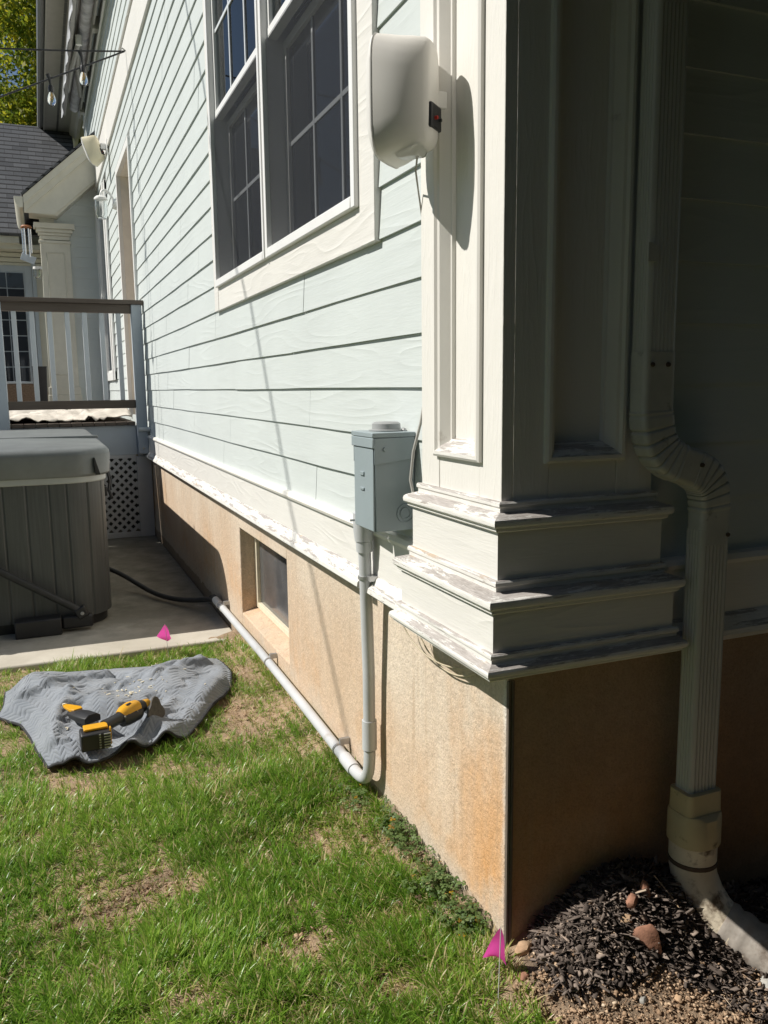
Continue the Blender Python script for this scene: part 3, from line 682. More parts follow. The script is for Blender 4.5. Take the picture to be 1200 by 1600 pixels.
# offset elbow: swept section with crimp pleats on both bends
def bez(p, n):
    out = []
    for i in range(n+1):
        t = i/n; a, b, c, d = [Vector(q) for q in p]
        out.append(a*(1-t)**3 + 3*b*t*(1-t)**2 + 3*c*t*t*(1-t) + d*t**3)
    return out
N1 = 110
path = [Vector((.329, yc, 1.535)), Vector((.329, yc, 1.45))] + bez([(.329, yc, 1.43), (.329, yc, 1.30), (.36, yc-.006, 1.285), (.425, yc-.012, 1.262)], N1) + bez([(.428, yc-.012, 1.261), (.50, yc-.012, 1.236), (.519, yc-.006, 1.215), (.519, yc-.004, 1.115)], N1) + [Vector((.518, yc-.004, 1.06))]
rings = []
for i, p in enumerate(path):
    t = path[min(i+1, len(path)-1)] - path[max(i-1, 0)]
    s = 1.03
    for k in (i-2, i-3-N1):
        if .10*N1 <= k <= .88*N1: s += .05 - .15*max(0, math.cos(k*math.pi/6.5))**5*math.sin(math.pi*(k/N1-.10)/.78)**.4
    rings.append(rectring(p, t, .044, .030, s, ribs=False))
MB().loft(rings).build('offset_elbow', 'aludirty', ds, smooth=50)
MB().loft([rectring((.518, yc-.004, z), (0, 0, -1), .046, .031) for z in (1.10, .8, .36)]).build('lower_pipe', 'alu', ds, smooth=30)
b = MB().prism([(.275, 1.735), (.300, 1.735), (.304, 1.745), (.304, 1.765), (.298, 1.775), (.275, 1.778)], yc-.036, yc-.0305, 'y'); b.build('strap', 'alu', ds, bevel=.001)
for (x, y, z) in ((.302, yc-.032, 1.505), (.347, yc-.033, 1.505), (.452, yc-.045, 1.265), (.553, yc-.036, 1.085)):
    MB().lathe((x, y, z), [(.0, -.004), (.005, -.003), (.006, .003)], 10, 'y').build('screw', 'rust', ds)
# adapter and drain elbow below the downspout
da = thing('drain_elbow', 'muddy cream drain elbow under the downspout, half buried in mulch', 'drain pipe', (.52, -.12, 0))
def rrect(c, hw, hd, r, n=5):
    ring = []
    for cx, cy, a0 in ((hw-r, hd-r, 0), (-hw+r, hd-r, 90), (-hw+r, -hd+r, 180), (hw-r, -hd+r, 270)):
        for i in range(n): a = math.radians(a0+90*i/(n-1)); ring.append((c[0]+cx+r*math.cos(a), c[1]+cy+r*math.sin(a), c[2]))
    return ring
dx, dy = .515, -.108
MB().loft([rrect((dx, dy, z), a, b, r) for z, a, b, r in ((.405, .050, .035, .012), (.405, .056, .041, .016), (.34, .058, .044, .02), (.335, .058, .046, .024))]).build('collar', 'tanpvc', da, smooth=40)
MB().loft([rrect((dx, dy, z), a, b, r, 9) for z, a, b, r in ((.348, .060, .050, .03), (.338, .066, .062, .055), (.262, .066, .064, .058), (.258, .062, .060, .055))]).build('coupling', 'tanpvc', da, smooth=40)
pth = [(dx, dy, .27), (dx, dy, .215), (dx, dy, .19), (dx+.004, dy-.006, .155), (dx+.012, dy-.025, .115), (dx+.026, dy-.055, .075), (dx+.045, dy-.092, .045), (dx+.07, dy-.135, .02), (dx+.10, dy-.185, .0)]
MB().tube(pth, [.058, .058, .060, .060, .059, .058, .057, .056, .056], 28).build('elbow', 'drain', da, smooth=60)
MB().tube([(dx, dy, .262), (dx, dy, .212)], .0615, 28).build('pipe_stub', 'drain', da, smooth=60)
MB().lathe((dx, dy, .205), [(.060, -.006), (.0635, -.005), (.0635, .005), (.060, .006)], 28).build('seam_ring', 'rust', da)
sp = bez([(dx+.038, dy-.078, .055), (dx+.07, dy-.13, .030), (dx+.10, dy-.19, .005), (dx+.17, dy-.30, -.03)], 14)
MB().tube(sp, [.061+.004*math.sin(i*2.3) for i in range(15)], 24).build('sleeve', 'sleeve', da, smooth=60)

# ------------------------------------------------------------------ power box and conduit
bx = thing('electrical_box', 'blue grey weatherproof electrical box on the siding beside the column', 'electrical box', (-.09, .57, 1.045))
X0, X1, Y0, Y1 = -.15, -.022, .487, .652
MB().box(X0+.004, X1, Y0+.004, Y1-.004, 1.045, 1.312).build('enclosure', 'steel', bx, bevel=.003)
hd = MB().box(X0-.006, X1, Y0-.003, Y1+.004, 1.318, 1.332).box(X0-.006, X0+.001, Y0-.003, Y1+.004, 1.288, 1.317)
hd.prism([(X1-.002, 1.255), (X0+.0, 1.240), (X0, 1.317), (X1-.002, 1.317)], Y0-.0032, Y0+.001, 'y').prism([(X1-.002, 1.255), (X0+.0, 1.240), (X0, 1.317), (X1-.002, 1.317)], Y1, Y1+.004, 'y')
hd.build('hood', 'steel', bx, bevel=.002)
MB().box(X0-.002, X0+.003, Y0+.006, Y1-.006, 1.047, 1.287).build('door', 'steel', bx, bevel=.002)
MB().obox((X0-.004, Y0+.088, 1.21), (.004, .03, .012), (1, 0, 0), (0, 1, 0)).build('embossed_latch', 'steel', bx, bevel=.0015)
MB().obox((X0-.004, Y0+.088, 1.165), (.004, .03, .008), (1, 0, 0), (0, 1, 0)).build('embossed_bar', 'steel', bx, bevel=.0015)
MB().lathe((-.075, .575, 1.332), [(.052, 0), (.053, .004), (.043, .006), (.042, .022), (.036, .027), (.0, .029)], 28).build('hub_cap', 'steelcap', bx, smooth=40)
for xx, yy in ((-.035, .535), (-.04, .612)): MB().lathe((xx, yy, 1.332), [(.007, 0), (.008, .003), (.006, .008), (0, .009)], 10).build('screw', 'zinc', bx)
MB().lathe((-.118, Y0-.003, 1.285), [(.0, -.004), (.006, -.0035), (.007, .002)], 14, 'y').build('screw', 'steel', bx)
for rr in (.026, .016):
    MB().lathe((-.052, Y0+.0035, 1.095), [(rr-.0022, .002), (rr-.0015, -.0022), (rr+.0015, -.0022), (rr+.0022, .002)], 26, 'y').build('knockout', 'steel', bx)
MB().box(X0-.016, X0-.002, .648, .654, 1.056, 1.062).build('latch_pin', 'zinc', bx)
cd = thing('conduit', 'grey plastic conduit running along the foundation and up to the electrical box', 'conduit', (-.04, .85, .1))
top = [(-.074, .780, 1.10), (-.070, .785, .96), (-.062, .797, .80), (-.048, .818, .5), (-.045, .829, .24)]
R0 = .0208
vp = [Vector(p) for p in top]
el = bez([(-.045, .829, .22), (-.045, .831, .12), (-.046, .85, .075), (-.046, 1.0, .078)], 16)
MB().tube(vp, R0, 20).build('riser', 'pvc', cd, smooth=60)
MB().tube(el, R0, 20).build('sweep_elbow', 'pvc', cd, smooth=60)
MB().tube([(-.045, .827, .33), (-.045, .8285, .225)], R0+.0045, 20).build('coupling', 'pvc', cd, smooth=40)
hp = [Vector((-.046, 1.0, .078)), Vector((-.044, 1.6, .092)), Vector((-.042, 2.4, .102)), Vector((-.042, 3.62, .098))]
MB().tube(hp, R0, 20).build('run', 'pvc', cd, smooth=60)
MB().tube([(-.046, .985, .078), (-.0455, 1.085, .0805)], R0+.0042, 20).build('coupling', 'pvc', cd, smooth=40)
MB().tube([(-.0425, 3.44, .098), (-.0425, 3.60, .098)], R0+.0035, 20).build('coupling', 'whitepaint', cd, smooth=40)
MB().lathe((-.071, .783, .985), [(.0, 0)], 4)
fit = MB().tube([(-.069, .787, .93), (-.0705, .785, .965)], [.0265, .0275], 20).tube([(-.0705, .785, .966), (-.0715, .784, 1.0), (-.073, .782, 1.06)], [.030, .034, .034], 20).tube([(-.074, .79, 1.045), (-.08, .72, 1.045), (-.085, .653, 1.045)], .030, 18)
fit.build('access_fitting', 'pvc', cd, smooth=40)
def strap(p, axis):
    m = MB()
    if axis == 'z':
        m.lathe(p, [(R0+.0005, -.006), (R0+.004, -.005), (R0+.004, .005), (R0+.0005, .006)], 22)
        m.box(p[0]-.002, p[0]+.045, p[1]-R0-.022, p[1]-R0+.002, p[2]-.008, p[2]+.008)
    else:
        m.lathe(p, [(R0+.0005, -.006), (R0+.004, -.005), (R0+.004, .005), (R0+.0005, .006)], 22, 'y')
        m.box(p[0]+.005, -.001, p[1]-.008, p[1]+.008, p[2]+R0-.002, p[2]+R0+.022)
    m.build('strap', 'zinc', cd, smooth=40)
strap((-.0642, .7945, .842), 'z'); strap((-.0455, 1.16, .083), 'y'); strap((-.0425, 2.22, .1005), 'y'); strap((-.042, 3.36, .0985), 'y')
# flexible whip from the conduit to the hot tub
fx = bez([(-.042, 3.60, .098), (-.06, 3.80, .06), (-.22, 3.95, -.004), (-.36, 4.30, .02)], 24) + bez([(-.36, 4.30, .02), (-.45, 4.55, .035), (-.55, 4.72, .12), (-.70, 4.85, .14)], 16)[1:]
wh = thing('flexible_conduit', 'black flexible conduit curving over the slab to the hot tub', 'cable', (-.3, 4.2, 0))
MB().tube(fx, .017, 14).build('hose', 'blacksoft', wh, smooth=60)
MB().tube([(-.042, 3.585, .098), (-.043, 3.66, .092), (-.05, 3.70, .085)], [.026, .026, .02], 18).build('end_fitting', 'blacksoft', wh, smooth=40)

# ------------------------------------------------------------------ speakers
def speaker(name, label, loc, ang, mat, s=1.0, tilt=0, wire=False):
    root = thing(name, label, 'speaker', loc, 'outdoor speakers on the siding')
    fw = Vector((-math.cos(ang), math.sin(ang), 0)); sd = Vector((fw.y, -fw.x, 0)); up = Vector((0, 0, 1))   # fw = where the grille looks
    q = Matrix.Rotation(tilt, 3, sd); fw = q @ fw; up = q @ up
    o = Vector(loc)
    def ring(d, hw, h0, h1, k, n=28):
        r = []
        for i in range(n):
            a = 2*math.pi*i/n; c, sn = math.cos(a), math.sin(a)
            e = 2.0/k
            u = math.copysign(abs(c)**e, c)*hw; v = math.copysign(abs(sn)**e, sn)
            z = (h0+h1)/2 + v*(h1-h0)/2
            r.append(o + (fw*d + sd*u + up*z)*s)
        return r
    secs = [(0.0, .026, -.085, .090, 3.2), (.004, .036, -.108, .112, 3.2), (.014, .046, -.118, .122, 3.2), (.045, .070, -.126, .128, 3.0), (.075, .081, -.132, .132, 3.2), (.10, .086, -.138, .136, 3.8), (.118, .088, -.140, .138, 4.4)]
    MB().loft([ring(*q) for q in secs]).build('shell', mat, root, smooth=60)
    gs = [(.118, .087, -.139, .137, 4.4), (.122, .090, -.142, .140, 4.4), (.127, .088, -.139, .137, 4.4), (.140, .076, -.115, .113, 3.6), (.149, .045, -.07, .07, 3), (.152, .01, -.02, .02, 2.5)]
    MB().loft([ring(*q) for q in gs]).build('grille', 'grille', root, smooth=60)
    # terminal recess with posts on the rear, wall bracket, clear gland underneath
    rc = MB(); rc.obox(o + (fw*.010 + sd*.0 + up*-.05)*s, (.03*s, .062*s, .055*s), fw, sd); rc.build('terminal_cup', 'black', root, bevel=.004*s)
    for k, mt in ((-.012, 'red'), (.012, 'black')):
        MB().tube([o + (fw*.004+sd*k+up*-.055)*s, o + (fw*-.012+sd*k+up*-.055)*s], .004*s, 10).build('terminal_post', mt, root)
    return root, o, fw, sd, up
# near one, back plate a few centimetres off the column
r, o, fw, sd, up = speaker('outdoor_speaker', 'off white tapered outdoor speaker by the window, wired, casting a shadow on the column', (-.090, .212, 2.155), math.radians(48), 'spk', 1.04)
MB().box(-.089, -.0495, .226, .238, 2.13, 2.17).build('bracket', 'spk', r, bevel=.003)
MB().obox(o + fw*.055 + up*-.128 - sd*.02, (.07, .05, .03), fw, sd).build('swivel_gland', 'clear', r, bevel=.01, segs=3)
sw_ = MB().tube([(-.125, .235, 2.03), (-.115, .27, 1.99), (-.062, .37, 1.97), (-.040, .386, 1.88), (-.036, .392, 1.76), (-.036, .400, 1.68), (-.036, .390, 1.60), (-.036, .388, 1.48), (-.036, .393, 1.42)], .0024, 8)
sw_.tube([(-.036, .393, 1.42), (-.042, .405, 1.36), (-.058, .420, 1.28), (-.062, .432, 1.20), (-.055, .425, 1.15)], .0042, 10)
tag(sw_.build('speaker_wire', 'wire', loc=(-.05, .39, 1.15), smooth=60), 'thin grey wire dangling from the near speaker down beside the column', 'wire')
lp = MB().tube(bez([(-.06, .545, .80), (-.03, .56, .70), (-.02, .40, .63), (-.035, .09, .75)], 24), .0022, 8).tube(bez([(-.05, .455, .80), (-.01, .46, .68), (-.008, .33, .62), (-.03, .10, .73)], 24), .0022, 8)
tag(lp.build('looped_wire', 'wiretan', loc=(-.03, .3, .68), smooth=60), 'tan wire looping out below the column base onto the stucco', 'wire')
r, o, fw, sd, up = speaker('outdoor_speaker', 'yellowed outdoor speaker high on the wall above the deck', (-.115, 9.55, 4.43), math.radians(30), 'spkold', 1.25, tilt=-.35)
MB().box(-.115, -.035, 9.52, 9.58, 4.40, 4.47).box(-.05, -.035, 9.46, 9.64, 4.34, 4.52).build('bracket', 'whitepaint', r, bevel=.01)

# wall lantern by the patio door, jar lamp on the pilaster
wl = thing('wall_lantern', 'white wall lantern with clear glass jar beside the patio door', 'wall lamp', (-.05, 8.86, 3.62))
MB().lathe((-.045, 8.86, 3.62), [(.0, -.03), (.05, -.025), (.062, .0), (.062, .02)], 20, 'x').build('back_plate', 'whitepaint', wl)
MB().tube(bez([(-.06, 8.86, 3.66), (-.10, 8.86, 3.80), (-.2, 8.86, 3.80), (-.2, 8.86, 3.70)], 12), .014, 10).build('arm', 'whitepaint', wl)
MB().lathe((-.2, 8.86, 3.56), [(.0, .145), (.05, .14), (.075, .12), (.078, .10), (.0, .10)], 20).build('cap', 'whitepaint', wl)
MB().lathe((-.2, 8.86, 3.44), [(.0, 0), (.05, .005), (.068, .05), (.072, .15), (.070, .215), (.065, .215), (.066, .15), (.062, .055), (.045, .014), (.0, .01)], 20).build('glass_jar', 'clear', wl, smooth=60)
jl = thing('jar_lamp', 'small clear glass jar lamp on the side of the far pilaster', 'wall lamp', (-.92, 11.95, 3.2))
MB().lathe((-.925, 11.95, 3.27), [(.0, .02), (.05, .015), (.055, -.02), (.0, -.02)], 18).box(-.93, -.85, 11.93, 11.97, 3.25, 3.29).build('cap', 'whitepaint', jl)
MB().lathe((-.925, 11.95, 3.11), [(.0, 0), (.04, .005), (.05, .04), (.05, .14), (.046, .14), (.045, .045), (.0, .012)], 18).build('glass_jar', 'clear', jl, smooth=60)
wc = thing('wind_chime', 'silver tube wind chime with a grey sail hanging from the far gutter', 'wind chime', (-1.03, 11.85, 3.4))
MB().lathe((-1.03, 11.85, 3.83), [(.0, -.015), (.075, -.015), (.078, 0), (.06, .02), (.0, .025)], 18).build('top_disc', 'chimewood', wc)
for k in range(6):
    a = k*math.pi/3; cx, cy = -1.03+.055*math.cos(a), 11.85+.055*math.sin(a); ln = .34+.03*(k % 3)
    MB().tube([(cx, cy, 3.80), (cx, cy, 3.80-ln)], .012, 10).build('tube', 'chimetube', wc)
MB().tube([(-1.03, 11.85, 3.86), (-1.03, 11.85, 4.06)], .004, 6).tube([(-1.03, 11.85, 3.82), (-1.03, 11.85, 3.40)], .003, 6).build('cord', 'black', wc)
MB().obox((-1.03, 11.85, 3.385), (.20, .012, .11), (.93, 0, -.36), (0, 1, 0)).build('sail', 'deckgrey', wc, bevel=.004)

# string lights
sg = thing('string_lights', 'black string light cables with clear bulbs tied to the belly band', 'string lights', (-.05, 6.98, 4.6))
HK = Vector((-.05, 6.98, 4.635))
def sag(a, b, d, n=16):
    a, b = Vector(a), Vector(b); return [a.lerp(b, i/n) - Vector((0, 0, d*4*(i/n)*(1-i/n))) for i in range(n+1)]
l1 = sag(HK, (-3.2, 6.98, 4.42), .05); l2 = sag(HK, (-3.2, 6.98, 3.18), .02)
MB().tube(l1, .008, 8).tube(l2, .008, 8).build('cord', 'black', sg, smooth=60)
MB().tube([(-.04, 6.98, 4.64), (-.07, 6.98, 4.66), (-.09, 6.98, 4.64), (-.08, 6.98, 4.62)], .007, 8).build('hook', 'zinc', sg)
for (x, zt, dz) in ((-.455, 4.565, .15), (-.746, 4.325, .12), (-1.5, 4.5, .14), (-1.75, 3.83, .14)):
    MB().tube([(x, 6.98, zt+.02), (x+.015, 6.98, zt-.03), (x+.02, 6.98, zt-dz+.03)], [.02, .014, .007], 10).build('drop', 'black', sg)
    MB().lathe((x+.02, 6.98, zt-dz), [(.0, .05), (.02, .045), (.026, .02), (.024, -.015), (.0, -.015)], 14).build('socket', 'black', sg)
    MB().lathe((x+.02, 6.98, zt-dz-.135), [(.0, 0), (.02, .006), (.034, .03), (.038, .055), (.030, .09), (.018, .12), (.0, .122)], 16).build('bulb', 'clear', sg, smooth=60)
    MB().tube([(x+.02, 6.98, zt-dz-.02), (x+.028, 6.98, zt-dz-.06), (x+.012, 6.98, zt-dz-.09), (x+.02, 6.98, zt-dz-.03)], .004, 6).build('filament', 'brass', sg)

# retractable awning folded under the eave
aw = thing('awning', 'folded retractable awning with scissor arms mounted under the eave', 'awning', (-.2, 9, 5.9))
MB().lathe((-.17, 5.2, 6.02), [(.0, 0), (.075, 0), (.075, 8.2), (0, 8.2)], 18, 'y').build('fabric_roll', 'awnfab', aw, smooth=60)
MB().box(-.11, -.083, 5.1, 13.5, 5.88, 5.98).build('torsion_bar', 'awnmetal', aw, bevel=.005)
MB().prism([(-.365, 5.88), (-.315, 5.88), (-.30, 5.93), (-.305, 6.03), (-.355, 6.05), (-.38, 5.97)], 5.2, 13.4, 'y').build('front_bar', 'awnmetal', aw, bevel=.006)
MB().prism([(-.36, 6.06), (-.06, 6.13), (-.05, 6.11), (-.36, 6.05)], 5.2, 13.4, 'y').build('hood', 'awnmetal', aw, bevel=.003)
for s_, ya in ((1, 6.4), (-1, 12.4)):
    MB().tube([(-.13, ya, 5.90), (-.22, ya+s_*1.2, 5.88), (-.25, ya+s_*2.2, 5.88)], .034, 10).tube([(-.25, ya+s_*2.25, 5.83), (-.30, ya+s_*1.2, 5.86), (-.31, ya+s_*.1, 5.92)], .034, 10).build('arm', 'awnmetal', aw, smooth=60)
    MB().lathe((-.25, ya+s_*2.24, 5.855), [(.0, -.06), (.04, -.055), (.04, .055), (0, .06)], 14).build('arm_joint', 'whitepaint', aw)
for yb in (6.3, 8.0, 9.7, 11.6, 13.0): MB().box(-.12, -.035, yb, yb+.14, 5.84, 6.0).build('bracket', 'awnmetal', aw, bevel=.012)
hemv = MB()
n = 90; ra = [(-.372+.008*math.sin(i*.9), 5.2+8.2*i/n, 5.90) for i in range(n+1)]; rb = [(-.375+.014*math.sin(i*.73+1), 5.2+8.2*i/n, 5.83+.007*math.sin(i*2.1)) for i in range(n+1)]
hemv.loft([ra, rb, [(x+.004, y, z) for x, y, z in rb], [(x+.004, y, z) for x, y, z in ra]], closed=False)
hemv.build('valance', 'awnfab', aw, smooth=60)
MB().tube([(-.055, 5.4, 5.72), (-.055, 13.4, 5.72)], .012, 8).build('power_conduit', 'whitepaint', aw)

# ------------------------------------------------------------------ deck
dk = thing('deck', 'raised deck with brown rails, pale balusters and a lattice skirt', 'deck', (-1.2, 6.9, 0))
MB().box(-3.6, -.02, 6.83, 6.97, 2.285, 2.325).box(-3.6, -.13, 6.87, 6.93, 2.20, 2.284).build('top_rail', 'brownrail', dk, bevel=.004)
MB().box(-3.6, -.14, 6.865, 6.935, 1.285, 1.365).build('bottom_rail', 'brownrail', dk, bevel=.004)
for x in (-.257, -.4125, -.568, -.7235, -.879, -1.0345, -1.19, -1.52, -1.675, -1.83, -1.985, -2.14):
    MB().box(x-.022, x+.022, 6.88, 6.92, 1.364, 2.201).build('baluster', 'railwhite', dk, bevel=.004)
for x in (-.088, -1.342): MB().box(x-.05, x+.05, 6.85, 6.95, .83, 2.284).build('post', 'deckgrey', dk, bevel=.006)
MB().lathe((-.088, 6.848, .885), [(.0, -.012), (.012, -.01), (.014, .0)], 12, 'y').build('bolt', 'zinc', dk)
fl = MB()
for i in range(34):
    x = -3.6 + .1395*i*.757; 
    if x < -.16: fl.box(x, min(x+.1, -.15), 6.90, 11.9, 1.115, 1.15)
fl.build('deck_boards', 'brownrail', dk, bevel=.003)
MB().box(-3.6, -.14, 6.935, 6.975, .82, 1.112).box(-.138, -.03, 6.952, 6.98, .80, 1.112).build('fascia_board', 'deckgrey', dk, bevel=.003)
lt = MB(); x0, x1, z0, z1 = -1.9, -.155, .0, .80
def clipline(px, pz, dx, dz):
    ts = []
    t0, t1 = -9, 9
    for p, d, lo, hi in ((px, dx, x0, x1), (pz, dz, z0, z1)):
        a, b = (lo-p)/d, (hi-p)/d
        if a > b: a, b = b, a
        t0, t1 = max(t0, a), min(t1, b)
    return (t0, t1)
s2 = math.sqrt(.5)
for sgn, yy in ((1, 6.944), (-1, 6.951)):
    for i in range(-30, 60):
        px = x0 + i*.086; t0, t1 = clipline(px, 0.001, s2, sgn*s2)
        if t1-t0 < .03: continue
        a = Vector((px+s2*t0, yy, .001+sgn*s2*t0)); b_ = Vector((px+s2*t1, yy, .001+sgn*s2*t1))
        lt.obox((a+b_)/2, ((b_-a).length, .006, .028), b_-a, (0, 1, 0))
lt.build('lattice_panel', 'lattice', dk, smooth=0)
MB().box(-1.95, -.155, 6.935, 6.96, -.02, .035).box(-.154, -.012, 6.935, 6.975, -.02, .80).box(-1.95, -.155, 6.937, 6.96, .785, .819).build('lattice_frame', 'lattice', dk, bevel=.003)
MB().box(-3.6, -.1, 7.5, 7.55, -.02, 1.1).build('dark_backing', 'black', dk, smooth=0)  # black sheet in place of the darkness under the deck
pp = MB().tube([(-.13, 6.83, 1.075), (.0, 6.83, 1.073)], .021, 14)
tag(pp.build('drain_stub', 'whitepaint', loc=(-.06, 6.83, 1.07)), 'short white pipe stub sticking out of the wall at the deck post', 'pipe')
# canvas drop cloth crumpled on the deck
n1, n2 = 70, 40; dv = []; 
cx = np.linspace(-2.6, -.16, n1); cy = np.linspace(6.99, 9.4, n2); CX, CY = np.meshgrid(cx, cy)
CZ = 1.160 + .085*vnoise(CX*5+9, CY*6+9, 2)**1.3 + .10*np.abs(vnoise(CX*7+CY*4+50, CY*15+50, 4)-.5) - .03*np.exp(-((vnoise(CX*6+20, CY*11-CX*3+60, 8)-.5)/.05)**2) + .05*(CX > -.6)*vnoise(CX*12, CY*8+80, 6)
CY2 = CY + .05*vnoise(CX*4+5, CY*0+3, 9)
ix = np.arange(n1*n2).reshape(n2, n1); Fq = np.stack([ix[:-1,:-1], ix[:-1,1:], ix[1:,1:], ix[1:,:-1]], -1).ravel()
dc = rawmesh('drop_cloth', np.stack([CX, CY2, CZ], -1).reshape(-1, 3), Fq, 4, 'canvas', smooth=True)
sd_ = dc.modifiers.new('thickness', 'SOLIDIFY'); sd_.thickness = .006
tag(dc, 'crumpled cream canvas drop cloth spread over the deck boards', 'drop cloth')
pb = thing('planter', 'dark square planter standing against the far pilaster', 'planter', (-.98, 11.7, 1.15))
MB().loft([rrect((-.99, 11.66, z), a, a, .015) for z, a in ((1.15, .08), (1.80, .10), (1.82, .105), (1.82, .09), (1.77, .088))]).build('pot', 'black', pb, smooth=30)
wb = thing('wicker_hamper', 'low brown wicker bench in front of the far french door', 'bench', (-1.35, 13.4, 1.15))
MB().box(-1.9, -1.06, 13.2, 13.6, 1.17, 1.58).build('woven_body', 'brick', wb, bevel=.01)
MB().box(-1.92, -1.04, 13.18, 13.62, 1.585, 1.62).build('lid', 'deckgrey', wb, bevel=.006)

# ------------------------------------------------------------------ hot tub
ht = thing('hot_tub', 'grey plank sided hot tub with folded vinyl cover on the patio', 'hot tub', (-1.8, 4.8, -.02))
TX0, TX1, TY0, TY1 = -2.9, -.665, 3.72, 6.62
def rr2(x0, x1, y0, y1, r, n=10):
    out = []
    for cx, cy, a0 in ((x1-r, y0+r, -90), (x1-r, y1-r, 0), (x0+r, y1-r, 90), (x0+r, y0+r, 180)):
        for i in range(n+1): a = math.radians(a0+90*i/n); out.append(Vector((cx+r*math.cos(a), cy+r*math.sin(a), 0)))
    return out
def resample(loop, step):
    pts = loop + [loop[0]]; L = [0]
    for a, b in zip(pts, pts[1:]): L.append(L[-1]+(b-a).length)
    n = int(L[-1]/step); out = []
    for k in range(n):
        s = L[-1]*k/n
        j = max(i for i in range(len(L)) if L[i] <= s+1e-9); j = min(j, len(pts)-2)
        out.append(pts[j].lerp(pts[j+1], (s-L[j])/max(1e-9, L[j+1]-L[j])))
    return out
loop = resample(rr2(TX0, TX1, TY0, TY1, .24), .01)
ctr = Vector(((TX0+TX1)/2, (TY0+TY1)/2, 0)); per = 13
def groove(loop, d):
    out = []
    for i, p in enumerate(loop):
        t = (loop[(i+1) % len(loop)]-loop[i-1]).normalized(); nrm = Vector((t.y, -t.x, 0)); out.append(p - nrm*(d if i % per == 0 else 0))
    return out
gl = groove(loop, .007)
MB().loft([[(p.x, p.y, z) for p in gl] for z in (.045, .5, .915)], caps=False).build('cabinet', 'tubpanel', ht, smooth=20)
MB().loft([[(p.x, p.y, z) for p in rr2(TX0+.03, TX1-.03, TY0+.03, TY1-.03, .22)] for z in (-.022, .046)]).build('base_pan', 'black', ht)
rp = rr2(TX0-.012, TX1+.012, TY0-.012, TY1+.012, .245)
MB().loft([[(p.x, p.y, z) for p in rp] for z in (.895, .945)]).build('shell_rim', 'tubrim', ht, bevel=.008)
cvr = []
for z, d, r in ((.935, .022, .235), (.95, .035, .235), (1.06, .042, .23), (1.085, .038, .23), (1.102, .026, .22), (1.112, .004, .21)):
    cvr.append([(p.x, p.y, z) for p in rr2(TX0-d, TX1+d, TY0-d, TY1+d, r)])
cap2 = [(p.x, p.y, 1.128) for p in rr2(TX0+.5, TX1-.5, TY0+.5, TY1-.5, .15)]
cv = MB().loft(cvr+[cap2]); cvo = cv.build('cover', 'tubcover', ht, smooth=40)
MB().box(TX0-.03, TX1+.03, 4.78, 4.81, 1.112, 1.134).build('fold_seam', 'tubcover', cvo, bevel=.006)
MB().loft([[(p.x, p.y, z) for p in rr2(TX0-.043, TX1+.043, TY0-.043, TY1+.043, .23)] for z in (1.066, 1.071)], caps=False).build('piping', 'tubcover', cvo)
MB().prism([(-.735, 1.05), (-.728, 1.05), (-.700, .945), (-.726, .945)], TY0-.0275, TY0+.03, 'y').build('skirt_split', 'black', cvo)
stp = MB().tube([(TX1+.03, 4.10, .95), (TX1+.045, 4.10, .86), (TX1+.03, 4.09, .79)], .010, 6).tube([(TX1+.03, 4.16, .95), (TX1+.06, 4.15, .87), (TX1+.05, 4.12, .80)], .008, 6)
stp.build('cover_strap', 'black', ht); MB().obox((TX1+.045, 4.10, .77), (.02, .05, .06), (1, 0, .3), (0, 1, 0)).build('strap_buckle', 'black', ht, bevel=.005)
MB().obox((TX1+.008, 4.04, .80), (.025, .045, .06), (1, 0, 0), (0, 1, 0)).build('strap_anchor', 'black', ht, bevel=.004)
MB().tube([(-2.2, 3.655, .98), (-1.306, 3.655, .395), (-.875, 3.655, .105)], .022, 14).build('lifter_arm', 'blacksoft', ht, smooth=40)
MB().box(-.98, -.80, 3.64, 3.70, .0, .075).obox((-.865, 3.655, .095), (.07, .05, .07), (1, 0, .5), (0, 1, 0)).build('lifter_bracket', 'black', ht, bevel=.01)
MB().lathe((-.862, 3.628, .092), [(.0, -.006), (.010, -.004), (.012, .002)], 14, 'y').build('bolt', 'zinc', ht)
MB().box(-1.25, -.985, 3.60, 3.71, -.022, .085).build('vent_box', 'black', ht, bevel=.008)

# ------------------------------------------------------------------ moving blanket with tools
far_e = [(-1.270, 2.62), (-1.15, 2.76), (-1.058, 2.80), (-.87, 2.785), (-.70, 2.755), (-.547, 2.735), (-.38, 2.72), (-.215, 2.70)]
near_e = [(-1.085, 1.66), (-1.03, 1.615), (-.97, 1.615), (-.90, 1.585), (-.84, 1.625), (-.76, 1.635), (-.70, 1.665), (-.62, 1.685), (-.54, 1.72)]
left_e = [(-1.085, 1.66), (-1.12, 1.80), (-1.15, 1.98), (-1.19, 2.15), (-1.29, 2.28), (-1.27, 2.45), (-1.270, 2.62)]
right_e = [(-.54, 1.72), (-.46, 1.84), (-.378, 1.99), (-.30, 2.10), (-.235, 2.24), (-.195, 2.42), (-.19, 2.57), (-.215, 2.70)]
def along(p, t):
    p = [Vector((a, b, 0)) for a, b in p]; L = [0]
    for a, b in zip(p, p[1:]): L.append(L[-1]+(b-a).length)
    s = t*L[-1]
    for i in range(len(p)-1):
        if s <= L[i+1]+1e-9: return p[i].lerp(p[i+1], (s-L[i])/(L[i+1]-L[i]))
    return p[-1]
NU, NV = 110, 110; bv = []; uvs = []
c00, c10, c01, c11 = [Vector((*q, 0)) for q in (near_e[0], near_e[-1], far_e[0], far_e[-1])]
